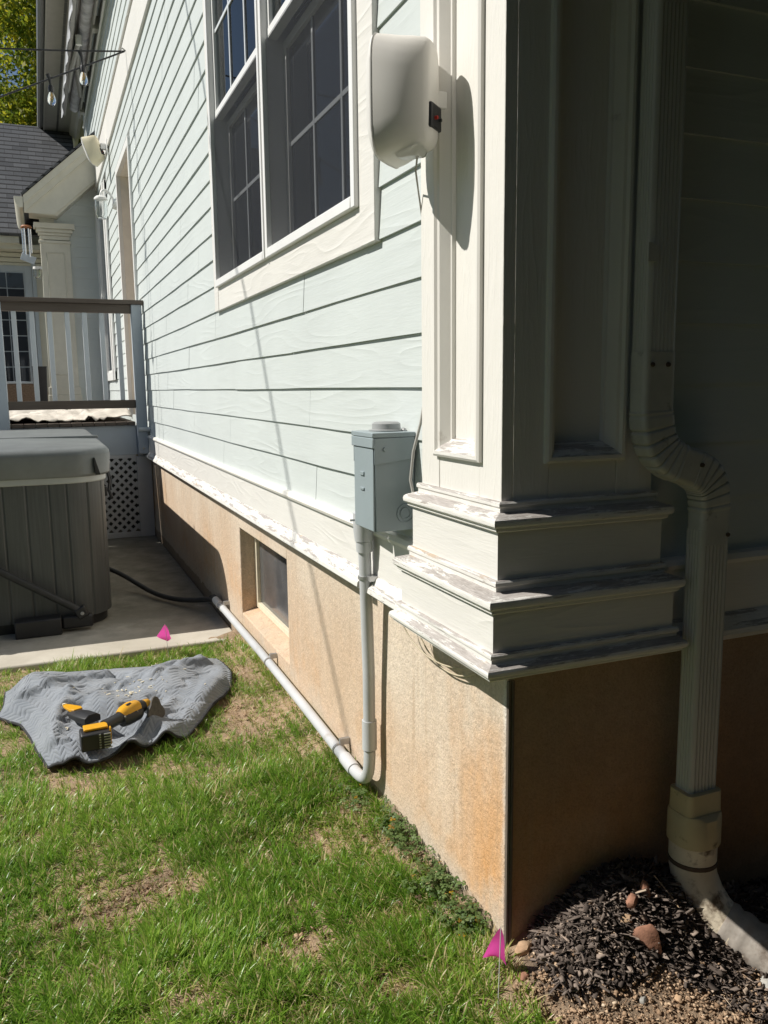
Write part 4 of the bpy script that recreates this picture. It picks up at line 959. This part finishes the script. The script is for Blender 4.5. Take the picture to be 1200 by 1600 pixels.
for j in range(NV):
    v = j/(NV-1); le, re = along(left_e, v), along(right_e, v)
    for i in range(NU):
        u = i/(NU-1); ne, fe = along(near_e, u), along(far_e, u)
        p = ne*(1-v)+fe*v + le*(1-u)+re*u - (c00*(1-u)*(1-v)+c10*u*(1-v)+c01*(1-u)*v+c11*u*v)
        bv.append((p.x, p.y)); uvs.append((u*1.1, v*1.1))
bv = np.array(bv); UV = np.array(uvs)/1.1
bx_, by_ = bv[:, 0], bv[:, 1]
ed = np.minimum(np.minimum(UV[:, 0], 1-UV[:, 0]), np.minimum(UV[:, 1], 1-UV[:, 1]))
crs = np.abs(vnoise(bx_*7+by_*3+30, by_*9-bx_*2+30, 24)-.5)
hz = GZ + .052 + .070*vnoise(bx_*3.6+20, by_*3.0+20, 21) + .020*(vnoise(bx_*9+30, by_*7+30, 22)-.5) + .008*(vnoise(bx_*24+30, by_*26+30, 23)-.5) - .016*np.exp(-(crs/.05)**2)
for (fx0, fy0, fx1, fy1, fw_, fh_) in ((-1.20, 2.35, -.80, 2.62, .030, .030), (-.95, 2.05, -.72, 2.55, .026, -.030), (-.42, 1.82, -.21, 2.45, .060, .070), (-1.08, 1.75, -.98, 2.30, .035, .035), (-.75, 2.40, -.30, 2.55, .022, .022), (-.70, 1.75, -.55, 2.05, .028, .030)):
    ux, uy = fx1-fx0, fy1-fy0; LL = ux*ux+uy*uy; tt = np.clip(((bx_-fx0)*ux+(by_-fy0)*uy)/LL, 0, 1); dd_ = np.hypot(bx_-fx0-tt*ux, by_-fy0-tt*uy+.012*np.sin(tt*9))
    hz = hz + fh_*np.exp(-(dd_/fw_)**2)
ridge = np.exp(-(((bx_+.93)*.8+(by_-2.2)*.5)/.06)**2)*.022 + np.exp(-(((bx_+.62)*.6-(by_-2.35)*.8)/.05)**2)*.030
hollow = np.exp(-((bx_+.78)/.13)**2-((by_-1.83)/.14)**2)*.035 + np.exp(-((bx_+.70)/.09)**2-((by_-2.3)/.10)**2)*.05
hz = hz + ridge*np.clip(ed*8, 0, 1) - hollow
ed3 = np.minimum(np.minimum(UV[:, 0], 1-UV[:, 0]), 1-UV[:, 1]); hz = GZ+.022+(hz-GZ-.022)*np.clip(ed3*9, .10, 1)**.7; hz = np.maximum(hz, GZ+.018)
fr = np.clip(1-UV[:, 1]*9, 0, 1)                                   # near hem lifts in scallops
hz = hz - fr*np.maximum(hz-GZ-.03, 0)*.55 + fr*(.050*np.exp(-((UV[:, 0]-.58)/.08)**2)+.034*np.exp(-((UV[:, 0]-.84)/.06)**2)+.016*np.exp(-((UV[:, 0]-.20)/.05)**2))
BLV = np.stack([bx_, by_, hz], -1)
ix = np.arange(NU*NV).reshape(NV, NU); Fq = np.stack([ix[:-1,:-1], ix[:-1,1:], ix[1:,1:], ix[1:,:-1]], -1).ravel()
def blanket_z(x, y):
    d = (BLV[:, 0]-x)**2+(BLV[:, 1]-y)**2; return float(BLV[np.argmin(d), 2])
bl = thing('moving_blanket', 'rumpled grey quilted moving blanket with black hem lying on the grass', 'blanket', (-.75, 2.2, GZ))
bo = rawmesh('quilt', BLV - np.array([-.75, 2.2, GZ]), Fq, 4, 'quilt', smooth=True); bo.parent = bl
uvl = bo.data.uv_layers.new(name='UVMap'); li = np.zeros(len(bo.data.loops), np.int32); bo.data.loops.foreach_get('vertex_index', li)
uvl.data.foreach_set('uv', (UV[li]).astype(np.float32).ravel())
sd_ = bo.modifiers.new('thickness', 'SOLIDIFY'); sd_.thickness = .011; sd_.offset = -1
ring = list(ix[0, :]) + list(ix[1:, -1]) + list(ix[-1, -2::-1]) + list(ix[-2:0:-1, 0])
MB().tube([Vector(BLV[i])-Vector((0, 0, .006)) for i in ring+[ring[0]]], .0065, 8, caps=False).build('binding', 'binding', bl, smooth=60)
db = MB()
for k in range(70):
    a = rng.normal(-.70, .09) if k < 55 else rng.uniform(-1.1, -.35); b_ = rng.normal(2.27, .10) if k < 55 else rng.uniform(1.85, 2.6)
    z = blanket_z(a, b_)+.004; an = rng.uniform(0, 6.28); s_ = rng.uniform(.004, .022)
    db.obox((a, b_, z), (s_, s_*.3, .003), (math.cos(an), math.sin(an), rng.uniform(-.2, .2)), (-math.sin(an), math.cos(an), 0))
o = db.build('paint_chips', 'bone', smooth=0); tag(o, 'scattered pale paint chips and slivers on the grey blanket', 'debris', kind='stuff')
# cordless oscillating tool
zb = max(blanket_z(-.90, 1.66), blanket_z(-.85, 1.64), blanket_z(-.95, 1.68), GZ+.04)
tl = thing('power_tool', 'yellow and black cordless sanding tool lying on the grey blanket', 'power tool', (-.9, 1.66, zb))
bX = Vector((.99, .06, 0)); bY = Vector((-.06, .99, .1))
MB().obox((-.905, 1.645, zb+.050), (.128, .080, .084), bX, bY).build('battery', 'black', tl, bevel=.008)
rb = MB()
for k in range(6): rb.obox((-.853+.0*k, 1.602, zb+.018+.0125*k), (.030, .006, .005), bX, bY); rb.obox((-.885, 1.602, zb+.02+.012*k), (.008, .005, .006), bX, bY)
rb.build('battery_ribs', 'toolgrey', tl)
MB().obox((-.900, 1.655, zb+.100), (.105, .050, .012), bX, bY).obox((-.838, 1.63, zb+.06), (.007, .02, .085), bX, bY).build('battery_plate', 'yellow', tl, bevel=.004)
ax = [Vector((-.86, 1.68, zb+.085)), Vector((-.83, 1.705, zb+.088)), Vector((-.79, 1.745, zb+.088)), Vector((-.765, 1.77, zb+.09))]
MB().tube(ax, [.030, .027, .028, .034], 16).build('grip', 'black', tl, smooth=60)
bodyp = [Vector((-.785, 1.752, zb+.092)), Vector((-.765, 1.772, zb+.097)), Vector((-.735, 1.80, zb+.099)), Vector((-.705, 1.827, zb+.097)), Vector((-.695, 1.836, zb+.095))]
MB().tube(bodyp, [.028, .038, .041, .037, .030], 18).build('housing', 'yellow', tl, smooth=60)
MB().tube([p + Vector((.006, -.012, -.022)) for p in bodyp], [.027, .036, .038, .035, .028], 18).build('overmould', 'black', tl, smooth=60)
MB().obox((-.742, 1.782, zb+.136), (.03, .012, .008), (.74, .67, 0), (-.67, .74, 0)).build('switch', 'black', tl, bevel=.003)
MB().tube([Vector((-.703, 1.828, zb+.094)), Vector((-.672, 1.856, zb+.088))], [.036, .030], 18).build('collar_ring', 'black', tl, smooth=40)
MB().tube([Vector((-.674, 1.854, zb+.09)), Vector((-.645, 1.875, zb+.088)), Vector((-.632, 1.88, zb+.085))], [.028, .026, .014], 16).build('nose', 'yellow', tl, smooth=60)
MB().tube([Vector((-.655, 1.86, zb+.075)), Vector((-.632, 1.853, zb+.062))], [.024, .026], 14).build('clamp', 'toolgrey', tl, smooth=40)
c = Vector((-.612, 1.838, zb+.068)); nx_ = Vector((.62, -.70, .25)).normalized(); uu = Vector((.18, .12, .97)); uu = (uu - nx_*uu.dot(nx_)).normalized(); vv = nx_.cross(uu)
tri = []
for k in range(24):
    a = 2*math.pi*k/24; rr = .052+.012*math.cos(3*a); tri.append((rr*math.cos(a), rr*math.sin(a)))
MB().loft([[c + nx_*h + uu*(x*s_) + vv*(y*s_) for x, y in tri] for h, s_ in ((-.006, .92), (-.003, 1), (.003, 1), (.006, .97))]).build('sanding_pad', 'pad', tl, smooth=40)
vt = MB()
for k in range(3): vt.obox((-.728+.012*k, 1.783+.011*k, zb+.118), (.005, .022, .010), (.74, .67, 0), (-.5, .55, -.67))
vt.build('vent_slots', 'black', tl)
for px_, py_ in ((-.775, 1.745), (-.715, 1.795)): MB().lathe((px_+.012, py_-.014, zb+.098), [(.0, -.012), (.0035, -.011), (.004, 0)], 10, 'y').build('screw', 'toolgrey', tl)
# second hand tool: black wedge body with worn yellow end
z2 = blanket_z(-.96, 1.92)+.012
h2 = thing('hand_tool', 'black wedge shaped hand tool with worn yellow tip behind the sander', 'hand tool', (-.96, 1.9, z2))
d = Vector((.10, -.20, .02)).normalized(); q = Vector((.89, .45, 0))
MB().loft([[Vector((-.99, 1.965, z2+.02)) + d*t + q*(a*w) + Vector((0, 0, b_*h)) for a, b_ in ((-1, -.5), (1, -.5), (1, .5), (.5, 1), (-.5, 1), (-1, .5))] for t, w, h in ((0, .018, .010), (.05, .034, .02), (.14, .042, .028), (.21, .040, .028))]).build('handle', 'black', h2, bevel=.003)
MB().loft([[Vector((-1.012, 2.03, z2+.034)) + d*t + q*(a*w) + Vector((0, 0, b_*.006)) for a, b_ in ((-1, -1), (1, -1), (1, 1), (-1, 1))] for t, w in ((0, .010), (.03, .018), (.10, .030), (.13, .022))]).build('tip', 'yellow', h2, bevel=.002)
MB().loft([[Vector((-1.018, 2.043, z2+.036)) + d*t + q*(a*w) + Vector((0, 0, b_*.006)) for a, b_ in ((-1, -1), (1, -1), (1, 1), (-1, 1))] for t, w in ((0, .006), (.014, .012))]).build('tip_end', 'bone', h2, bevel=.002)

# ------------------------------------------------------------------ marking flags
def flag(label, base, top, corners):
    r = thing('marking_flag', label, 'marking flag', base, 'pink marking flags')
    MB().tube([base, top], .0012, 6).build('wire_stake', 'wire', r)
    a, b_, c_, d_ = [Vector(p) for p in corners]; rows = []
    for i in range(9):
        s = i/8; row = []
        for j in range(9):
            t = j/8; p = a.lerp(b_, s).lerp(d_.lerp(c_, s), t); p = p + Vector((.004*math.sin(s*5+t*3), .006*math.sin(t*4+s*2), 0)); row.append(p)
        rows.append(row)
    o = MB().loft(rows, closed=False).build('flag', 'pink', r, smooth=60)
    return r
flag('pink marking flag on a wire at the slab edge beyond the blanket', (-.44, 2.93, -.05), (-.452, 2.945, .158), [(-.452, 2.945, .156), (-.424, 2.88, .085), (-.445, 2.97, .048), (-.489, 3.05, .062)])
flag('pink marking flag hanging limp at the foundation corner', (-.115, -.165, GZ-.02), (-.062, -.088, .150), [(-.062, -.088, .150), (-.044, -.098, .045), (-.060, -.060, .058), (-.080, -.026, .034)])

# ------------------------------------------------------------------ rocks, twig, mulch and crumbs
import bmesh
def rock(label, x, y, z, size, mat, seed, rot=0, cat='rock'):
    bm = bmesh.new(); bmesh.ops.create_icosphere(bm, subdivisions=3, radius=1); rr = np.random.default_rng(seed)
    pl_ = rr.normal(size=(9, 3)); pl_ /= np.linalg.norm(pl_, axis=1)[:, None]; dd = rr.uniform(.62, .92, 9)
    for v in bm.verts:
        p = np.array(v.co)
        for n_, d_ in zip(pl_, dd):
            e = p @ n_ - d_
            if e > 0: p = p - n_*e*.92
        v.co = Vector(p)+Vector(rr.normal(size=3)*.012)
    me = bpy.data.meshes.new('rock'); 
    for v in bm.verts: v.co = Vector((v.co.x*size[0], v.co.y*size[1], v.co.z*size[2]))
    bm.to_mesh(me); bm.free(); me.materials.append(M[mat]); me.polygons.foreach_set('use_smooth', [True]*len(me.polygons)); me.set_sharp_from_angle(angle=math.radians(28))
    o = bpy.data.objects.new('rock', me); COL.objects.link(o); o.location = (x, y, z); o.rotation_euler = (rr.uniform(-.3, .3), rr.uniform(-.3, .3), rot)
    tag(o, label, cat, 'rocks in the mulch bed'); return o
def gh(x, y): return float(ground_h(np.array([x]), np.array([y]))[0])
for lab, x, y, sz, mt, sd2, ro, lift in (
    ('largest rock, a reddish slab standing on edge in the mulch', .292, -.205, (.037, .016, .052), 'redrock', 3, -.6, .018),
    ('rounded reddish rock near the top of the mulch heap', .300, -.128, (.026, .022, .022), 'redrock', 12, 1.0, .008),
    ('flat tan rock just below the rounded reddish rock', .270, -.150, (.030, .020, .016), 'tanrock', 8, .4, .008),
    ('small reddish rock at the crest of the mulch heap', .346, -.122, (.018, .015, .036), 'redrock', 15, .2, .012),
    ('tan red rock at the foot of the foundation corner', .030, -.045, (.026, .020, .017), 'tanrock', 21, .2, .008),
    ('flat grey stone lying beside the buried drain sleeve', .560, -.335, (.038, .022, .014), 'greyrock', 27, .5, .006),
    ('pale grey pebble in the crumbly soil at the bottom edge', .215, -.285, (.012, .010, .009), 'greyrock', 33, .2, .004),
    ('small brick coloured stone by the pink flag stake', -.01, -.105, (.014, .018, .010), 'redrock', 39, .8, .002),
    ('buff stone half sunk in the soil right of centre', .30, -.305, (.018, .013, .009), 'tanrock', 44, .9, .002)):
    rock(lab, x, y, gh(x, y)+lift, sz, mt, sd2, ro)
tw_ = MB().tube([(.395, -.10, gh(.395, -.10)+.03), (.42, -.155, gh(.42, -.155)+.022), (.437, -.215, gh(.437, -.215)+.01)], [.0016, .0022, .0012], 6)
tag(tw_.build('straw_stalk', 'twig', loc=(.42, -.15, .05), smooth=60), 'single dry straw stalk lying across the mulch below the drain elbow', 'twig')
def chips(name, n, fx_, mat, label, cat, smin, smax, flat, tilt, sink, seed, wr=(.18, .45)):
    rr = np.random.default_rng(seed); x, y = fx_(rr, n); k = len(x); z = ground_h(x, y) + rr.uniform(-sink, .012, k)*1.0
    L_ = rr.uniform(smin, smax, k)*rr.choice([.6, 1, 1, 1.5], k); w = L_*rr.uniform(wr[0], wr[1], k); t = np.minimum(w, L_)*rr.uniform(.1, flat, k)
    a = rr.uniform(0, 2*np.pi, k); ti = rr.normal(0, tilt, k); ro = rr.normal(0, .5, k)
    X_ = np.stack([np.cos(a)*np.cos(ti), np.sin(a)*np.cos(ti), np.sin(ti)], -1)
    S0 = np.stack([-np.sin(a), np.cos(a), 0*a], -1); N0 = np.cross(X_, S0)
    Y_ = S0*np.cos(ro)[:, None]+N0*np.sin(ro)[:, None]; N_ = np.cross(X_, Y_)
    cor = np.array([(-1,-1,-1),(1,-1,-1),(1,1,-1),(-1,1,-1),(-1,-1,1),(1,-1,1),(1,1,1),(-1,1,1)], float)*.5
    jit = 1 + rr.uniform(-.55, .35, (k, 8, 3)); C_ = cor[None]*jit
    V = np.stack([x, y, z], -1)[:, None] + C_[..., :1]*L_[:, None, None]*X_[:, None] + C_[..., 1:2]*w[:, None, None]*Y_[:, None] + C_[..., 2:3]*t[:, None, None]*N_[:, None]
    fc = np.array([(0,3,2,1),(4,5,6,7),(0,1,5,4),(1,2,6,5),(2,3,7,6),(3,0,4,7)]).ravel()
    F_ = (np.arange(k)[:, None]*8 + fc[None]).ravel()
    o = rawmesh(name, V.reshape(-1, 3), F_, 4, mat, np.repeat(rr.beta(1.4, 2.2, k), 8)); return tag(o, label, cat, kind='stuff')
def bedarea(rr, n):
    x = np.concatenate([rr.uniform(.0, 1.6, n), rr.normal(.33, .2, n)]); y = np.concatenate([rr.uniform(-.5, -.005, n), -np.abs(rr.normal(.05, .13, n))])
    lim = -.15-.10*vnoise(x*9, x*0+3, 31) - .25*np.clip((x-.28)/.25, 0, 1); left = .02+.08*vnoise(y*9+40, y*0+5, 33)
    m = (x > left) & (y < -.004) & (y > lim) & ~((x < .06) & (y > -.01)); return x[m], y[m]
chips('mulch', 26000, bedarea, 'mulch', 'dark shredded wood mulch heaped against the shaded foundation', 'mulch', .008, .048, .30, .34, .006, 5, (.05, .24))
def soilarea(rr, n):
    x = [rr.uniform(-.05, .62, n)]; y = [rr.uniform(-.75, -.12, n)]
    for bx0, by0, rx, ry in ((-.95, .63, .17, .11), (-.80, .70, .12, .06), (-.10, .86, .08, .14), (-.45, .27, .16, .08), (-.12, 2.40, .10, .3), (-.28, 0.0, .12, .09), (-.77, .20, .14, .06), (-.26, 1.95, .09, .2), (-.2, .28, .1, .07), (-.5, .02, .12, .05)):
        m = int(n*.03); x.append(rr.normal(bx0, rx*.75, m)); y.append(rr.normal(by0, ry*.75, m))
    x.append(np.abs(rr.normal(.30, .18, int(n*.30)))+.03); y.append(-np.abs(rr.normal(.06, .12, int(n*.30)))-.02)
    x = np.concatenate(x); y = np.concatenate(y); k = (x < -.012) | (y < -.02); return x[k], y[k]
chips('soil_crumbs', 14000, soilarea, 'pebble', 'crumbly brown soil and grit along the edge of the mulch', 'soil', .0015, .0085, .9, .3, .006, 6, (.4, .95))

# ------------------------------------------------------------------ grass and clover
def inb(x, y):                                      # under the blanket
    P = np.array(near_e + right_e[1:] + far_e[::-1][1:] + left_e[::-1][1:-1]); c = np.zeros(len(x), bool); j = len(P)-1
    for i in range(len(P)):
        xi, yi = P[i]; xj, yj = P[j]; m = ((yi > y) != (yj > y)) & (x < (xj-xi)*(y-yi)/(yj-yi+1e-12)+xi); c ^= m; j = i
    return c
bare = [(-.95, .63, .17, .11), (-.80, .70, .12, .06), (-.10, .86, .10, .16), (-.45, .27, .16, .08), (-.12, 2.40, .13, .35), (-.28, 0.0, .12, .09), (-.77, .20, .14, .06), (-.26, 1.95, .09, .25), (-.09, 1.1, .05, .14), (-.05, .5, .06, .2), (-.60, 1.25, .07, .05), (-.20, .28, .10, .07), (-1.15, 1.15, .08, .05), (-.5, .02, .12, .05), (-.06, -.12, .09, .10), (0.02, -.3, .12, .15)]
def dens(x, y):
    d = np.clip(.5+1.3*(vnoise(x*4+7, y*4+7, 51)-.2), .25, 1)
    d *= np.clip(.35+1.3*vnoise(x*13+7, y*13+7, 52), .15, 1)*np.clip(.4+1.3*vnoise(x*31+7, y*31+7, 55), .2, 1)
    for bx0, by0, rx, ry in bare:
        wob = .45+1.0*vnoise(x*18+3, y*18+3, 53)+.9*vnoise(x*55+3, y*55+3, 54); q = ((x-bx0)/rx)**2+((y-by0)/ry)**2; d *= 1-.85*np.exp(-q*wob*wob)
    d *= np.clip((-.0-x)/.02+.2, 0, 1)*np.where(y < 0, np.clip((-.02-x+.05*vnoise(y*20+50, y*0, 3))/.05, 0, 1), 1)
    return d
def grass(n, region, hscale, seed):
    rr = np.random.default_rng(seed)
    x = rr.uniform(region[0], region[1], n); y = rr.uniform(region[2], region[3], n)
    d = dens(x, y); keep = rr.random(n) < d; keep &= (y < 3.08); keep &= ~(inb(x, y)); keep &= ~((x > -.004) & (y > -.004)); x, y, d = x[keep], y[keep], d[keep]; k = len(x)
    # tussocks: pull blades toward clump centres
    cxs = np.floor(x*16); cys = np.floor(y*16); jx = vnoise(cxs*1.0+.5, cys*1.0+.5, 71); jy = vnoise(cxs+9.5, cys+3.5, 72)
    x = x*.75+.25*((cxs+jx)/16); y = y*.75+.25*((cys+jy)/16)
    tall = vnoise(x*5+3, y*5+9, 61)
    h = hscale*(.018+.050*rr.beta(2, 2.4, k)+.040*np.clip(tall-.45, 0, 1)*1.6)*(.55+.45*np.clip(d*1.3, 0, 1))*np.where(rr.random(k) < .03, 1.5, 1)
    w = rr.uniform(.0007, .0020, k)
    az = rr.uniform(0, 2*np.pi, k) ; flow = 6*vnoise(x*3+1, y*3+4, 81); az = np.where(rr.random(k) < .5, flow+rr.normal(0, .6, k), az)
    lean = np.abs(rr.normal(.65, .45, k)); lean = np.where(rr.random(k) < .25, rr.uniform(1.2, 2.2, k), lean); curl = rr.uniform(.2, 1.1, k)
    D_ = np.stack([np.cos(az), np.sin(az)], -1); Sd = np.stack([-np.sin(az+rr.normal(0, .5, k)), np.cos(az)], -1)
    z0 = ground_h(x, y)-.003
    V = np.zeros((k, 7, 3)); cx_ = np.zeros(k); cz_ = np.zeros(k)
    for lv, (t, ww) in enumerate(((0, .8), (.38, 1.0), (.72, .75), (1.0, 0))):
        if lv:
            an = lean*.5+curl*t; seg = h*(t-pt)
            cx_ = cx_+np.sin(an)*seg; cz_ = cz_+np.cos(an)*seg
        pt = t
        px = x+D_[:, 0]*cx_; py = y+D_[:, 1]*cx_; pz = z0+np.maximum(cz_, .002)
        if lv < 3:
            V[:, lv*2] = np.stack([px-Sd[:, 0]*w*ww, py-Sd[:, 1]*w*ww, pz], -1); V[:, lv*2+1] = np.stack([px+Sd[:, 0]*w*ww, py+Sd[:, 1]*w*ww, pz], -1)
        else: V[:, 6] = np.stack([px, py, pz], -1)
    tri_ = np.array([0,1,3, 0,3,2, 2,3,5, 2,5,4, 4,5,6])
    F_ = (np.arange(k)[:, None]*7+tri_[None]).ravel()
    dry = np.clip(1.0-d*1.6, 0, 1)
    tint = .15+.55*rr.beta(2, 2, k)+.22*(vnoise(x*2.4+11, y*2.4+5, 91)-.4)
    isdry = rr.random(k) < (.12+.5*dry+.12*(vnoise(x*6, y*6+40, 92) > .62)); tint = np.where(isdry, rr.uniform(.80, 1.0, k), np.clip(tint, 0, .79))
    return V.reshape(-1, 3), F_, np.repeat(tint, 7), k
parts = [grass(280000, (-1.75, .03, -.75, 1.3), 1.0, 101), grass(90000, (-1.75, .0, 1.3, 3.08), 1.0, 102), grass(120000, (-3.0, -1.75, -1.5, 3.08), 1.1, 103), grass(50000, (-1.75, .0, -1.6, -.75), 1.0, 104)]
VV, FF, TT, o_ = [], [], [], 0
for V, F_, T, k in parts: VV.append(V); FF.append(F_+o_); TT.append(T); o_ += len(V)
go = rawmesh('grass', np.concatenate(VV), np.concatenate(FF), 3, 'grass', np.concatenate(TT))
tag(go, 'patchy green and straw coloured lawn grass in front of the house', 'grass', kind='stuff')
def clover(n, seed):
    rr = np.random.default_rng(seed); y = np.concatenate([rr.uniform(.06, 1.0, n//3), rr.normal(.32, .06, n//3), rr.normal(.62, .07, n//3), rr.normal(.13, .04, n//5), rr.normal(.85, .05, n//6)])
    x = -np.abs(rr.normal(0, .055, len(y)))-.008; keep = vnoise(x*9+3, y*9+3, 44)+.5*vnoise(x*30+3, y*30+3, 45) > .62; x, y = x[keep], y[keep]
    k = len(x); hh = rr.uniform(.012, .062, k); V = []; F_ = []; T = []; c = 0
    for i in range(k):
        base = Vector((x[i], y[i], gh(x[i], y[i])+hh[i])); tn = rr.beta(2, 2)*.85 if rr.random() > .06 else rr.uniform(.88, 1)
        a0 = rr.uniform(0, 6.28); r = rr.uniform(.006, .012); tl_ = Vector((rr.normal(0, .35), rr.normal(0, .35), 1)).normalized()
        e1 = tl_.cross(Vector((1, .2, 0))).normalized(); e2 = tl_.cross(e1)
        for q in range(3):
            a = a0+q*2.094; dr = e1*math.cos(a)+e2*math.sin(a); pr = e2*math.cos(a)-e1*math.sin(a)
            pts = [base, base+dr*r*.6+pr*r*.5-tl_*r*.1, base+dr*r*1.15+pr*r*.35-tl_*r*.2, base+dr*r*1.0-tl_*r*.05, base+dr*r*1.15-pr*r*.35-tl_*r*.2, base+dr*r*.6-pr*r*.5-tl_*r*.1]
            V += [tuple(p) for p in pts]; F_ += [c, c+1, c+2, c+3, c, c+3, c+4, c+5]; T += [tn]*6; c += 6
        g0 = base-Vector((rr.normal(0, .008), rr.normal(0, .008), hh[i])); s_ = Vector((.0007, .0007, 0))
        V += [tuple(g0-s_), tuple(g0+s_), tuple(base+s_*.8), tuple(base-s_*.8)]; F_ += [c, c+1, c+2, c+3]; T += [tn]*4; c += 4
    o = rawmesh('clover', np.array(V), np.array(F_), 4, 'clover', np.array(T)); return tag(o, 'low clover and weeds growing along the foot of the stucco foundation', 'weeds', kind='stuff')
clover(520, 7)

# added unseen hedge behind the camera, cuts fill light on the shaded face
hv = []; hg = thing('shade_hedge', 'tall unseen evergreen hedge along the front of the plot', 'shade_hedge', (2, -4.6, GZ))
nu, nv_ = 150, 40; hx = []
for i in range(nu+1):
    t = i/nu; px = -6.5+16*t; ring = []
    for j in range(nv_):
        a = math.pi*j/(nv_-1); yy = math.cos(a); zz = math.sin(a)
        w = .16*noise1(px*3.1+j, 3)+.12*noise1(px*5.7-j*1.7, 7)
        ring.append((px, -4.7+(.75+w)*math.copysign(abs(yy)**.35, yy), GZ-.05+(5.2+w)*zz**.35))
    hx.append(ring)
MB().loft(hx, closed=False).build('foliage', simple('dark hedge foliage', (0.018, 0.026, 0.016), 0.9, 0.5, 14, 1.0, 0.08, 22), hg, smooth=30)
MB().tube([(-6, -4.7, -.1), (-6, -4.7, 3)], .06, 8).build('stem', 'bark', hg)

# overhead service cable from the eave to a pole on the left; its shadow crosses the wall
up = thing('utility_pole', 'timber utility pole standing on the lawn left of the house', 'utility pole', (-9, 1.53, GZ))
MB().tube([(-9, 1.53, -.3), (-9, 1.53, 3), (-9, 1.53, 6.6)], [.12, .11, .09], 14).build('pole', 'bark', up, smooth=60)
MB().box(-9.06, -8.94, 1.03, 2.03, 6.2, 6.3).build('crossarm', 'bark', up)
oc = MB().tube(sag((-.66, 5.42, 6.36), (-9, 1.53, 6.02), .03, 24), .011, 10)
tag(oc.build('overhead_cable', 'black', loc=(-4.8, 3.4, 6), smooth=60), 'black overhead cable strung from the eave to the utility pole', 'cable')

# ------------------------------------------------------------------ trees beyond the roof
def tree(label, base, height, spread, cz0, nclump, nleaf, seed, lsz=.16):
    rr = np.random.default_rng(seed); b0 = Vector(base)
    root = thing('tree', label, 'tree', base, 'trees behind the house')
    tm = MB(); tm.tube([b0, b0+Vector((.15, .1, height*.35)), b0+Vector((-.1, .2, height*.62)), b0+Vector((.1, 0, height*.9))], [.32, .24, .16, .05], 10)
    cl = []
    for i in range(nclump):
        a = rr.uniform(0, 6.28); t = rr.uniform(0, 1); z = cz0+(height-cz0)*t; rad = spread*math.sin(math.pi*min(1, .18+.8*t))**.7*math.sqrt(rr.uniform(.1, 1))
        p = b0+Vector((rad*math.cos(a), rad*math.sin(a), z)); cl.append((p, rr.uniform(.5, 1.1)*spread*.30))
        if i % 3 == 0 and p.z < b0.z+height*.5:
            s0 = b0+Vector((0, .1, max(height*.25, z-rad*.9-.5))); tm.tube([s0, s0.lerp(p, .5)+Vector((0, 0, .2)), p], [.09, .06, .02], 6)
    tm.build('trunk', 'bark', root, smooth=60)
    per_ = nleaf//nclump; P = []; 
    for p, r in cl:
        q = rr.normal(size=(per_, 3)); q /= np.linalg.norm(q, axis=1)[:, None]; q *= (r*rr.uniform(.35, 1.1, per_)**.6)[:, None]; q[:, 2] *= .75; P.append(q+np.array(p))
    P = np.concatenate(P); k = len(P); n1_ = rr.normal(size=(k, 3)); n1_ /= np.linalg.norm(n1_, axis=1)[:, None]; n2_ = np.cross(n1_, rr.normal(size=(k, 3))); n2_ /= np.linalg.norm(n2_, axis=1)[:, None]
    s = rr.uniform(.6, 1.2, k)[:, None]*lsz
    V = np.stack([P-n1_*s, P+n2_*s*.5, P+n1_*s, P-n2_*s*.5], 1).reshape(-1, 3) - np.array(base)
    tn = np.clip(rr.beta(2, 2, k)*.8+.35*(vnoise(P[:, 0]*.8+60, P[:, 2]*.8+60, seed)-.35), 0, 1)
    o = rawmesh('crown', V, np.arange(k*4), 4, 'treeleaf', np.repeat(tn, 4)); o.parent = root
tree('yellow green autumn tree with sky gaps rising above the shingle roof', (1.6, 28, GZ), 17.5, 4.6, 4.0, 165, 150000, 5, .10)
tree('darker green tree standing farther left behind the yellow green tree', (-5.0, 40, GZ), 15, 4.2, 4, 50, 16000, 6, .22)

tree('unseen leafy tree added left of the camera to shade the front ground', (-5.2, -1.05, GZ), 9.6, 1.75, 2.2, 90, 45000, 9, .14)  # added out of view to darken the ground before the shaded face

tl.scale = (.88, .88, .88); h2.scale = (.9, .9, .9)
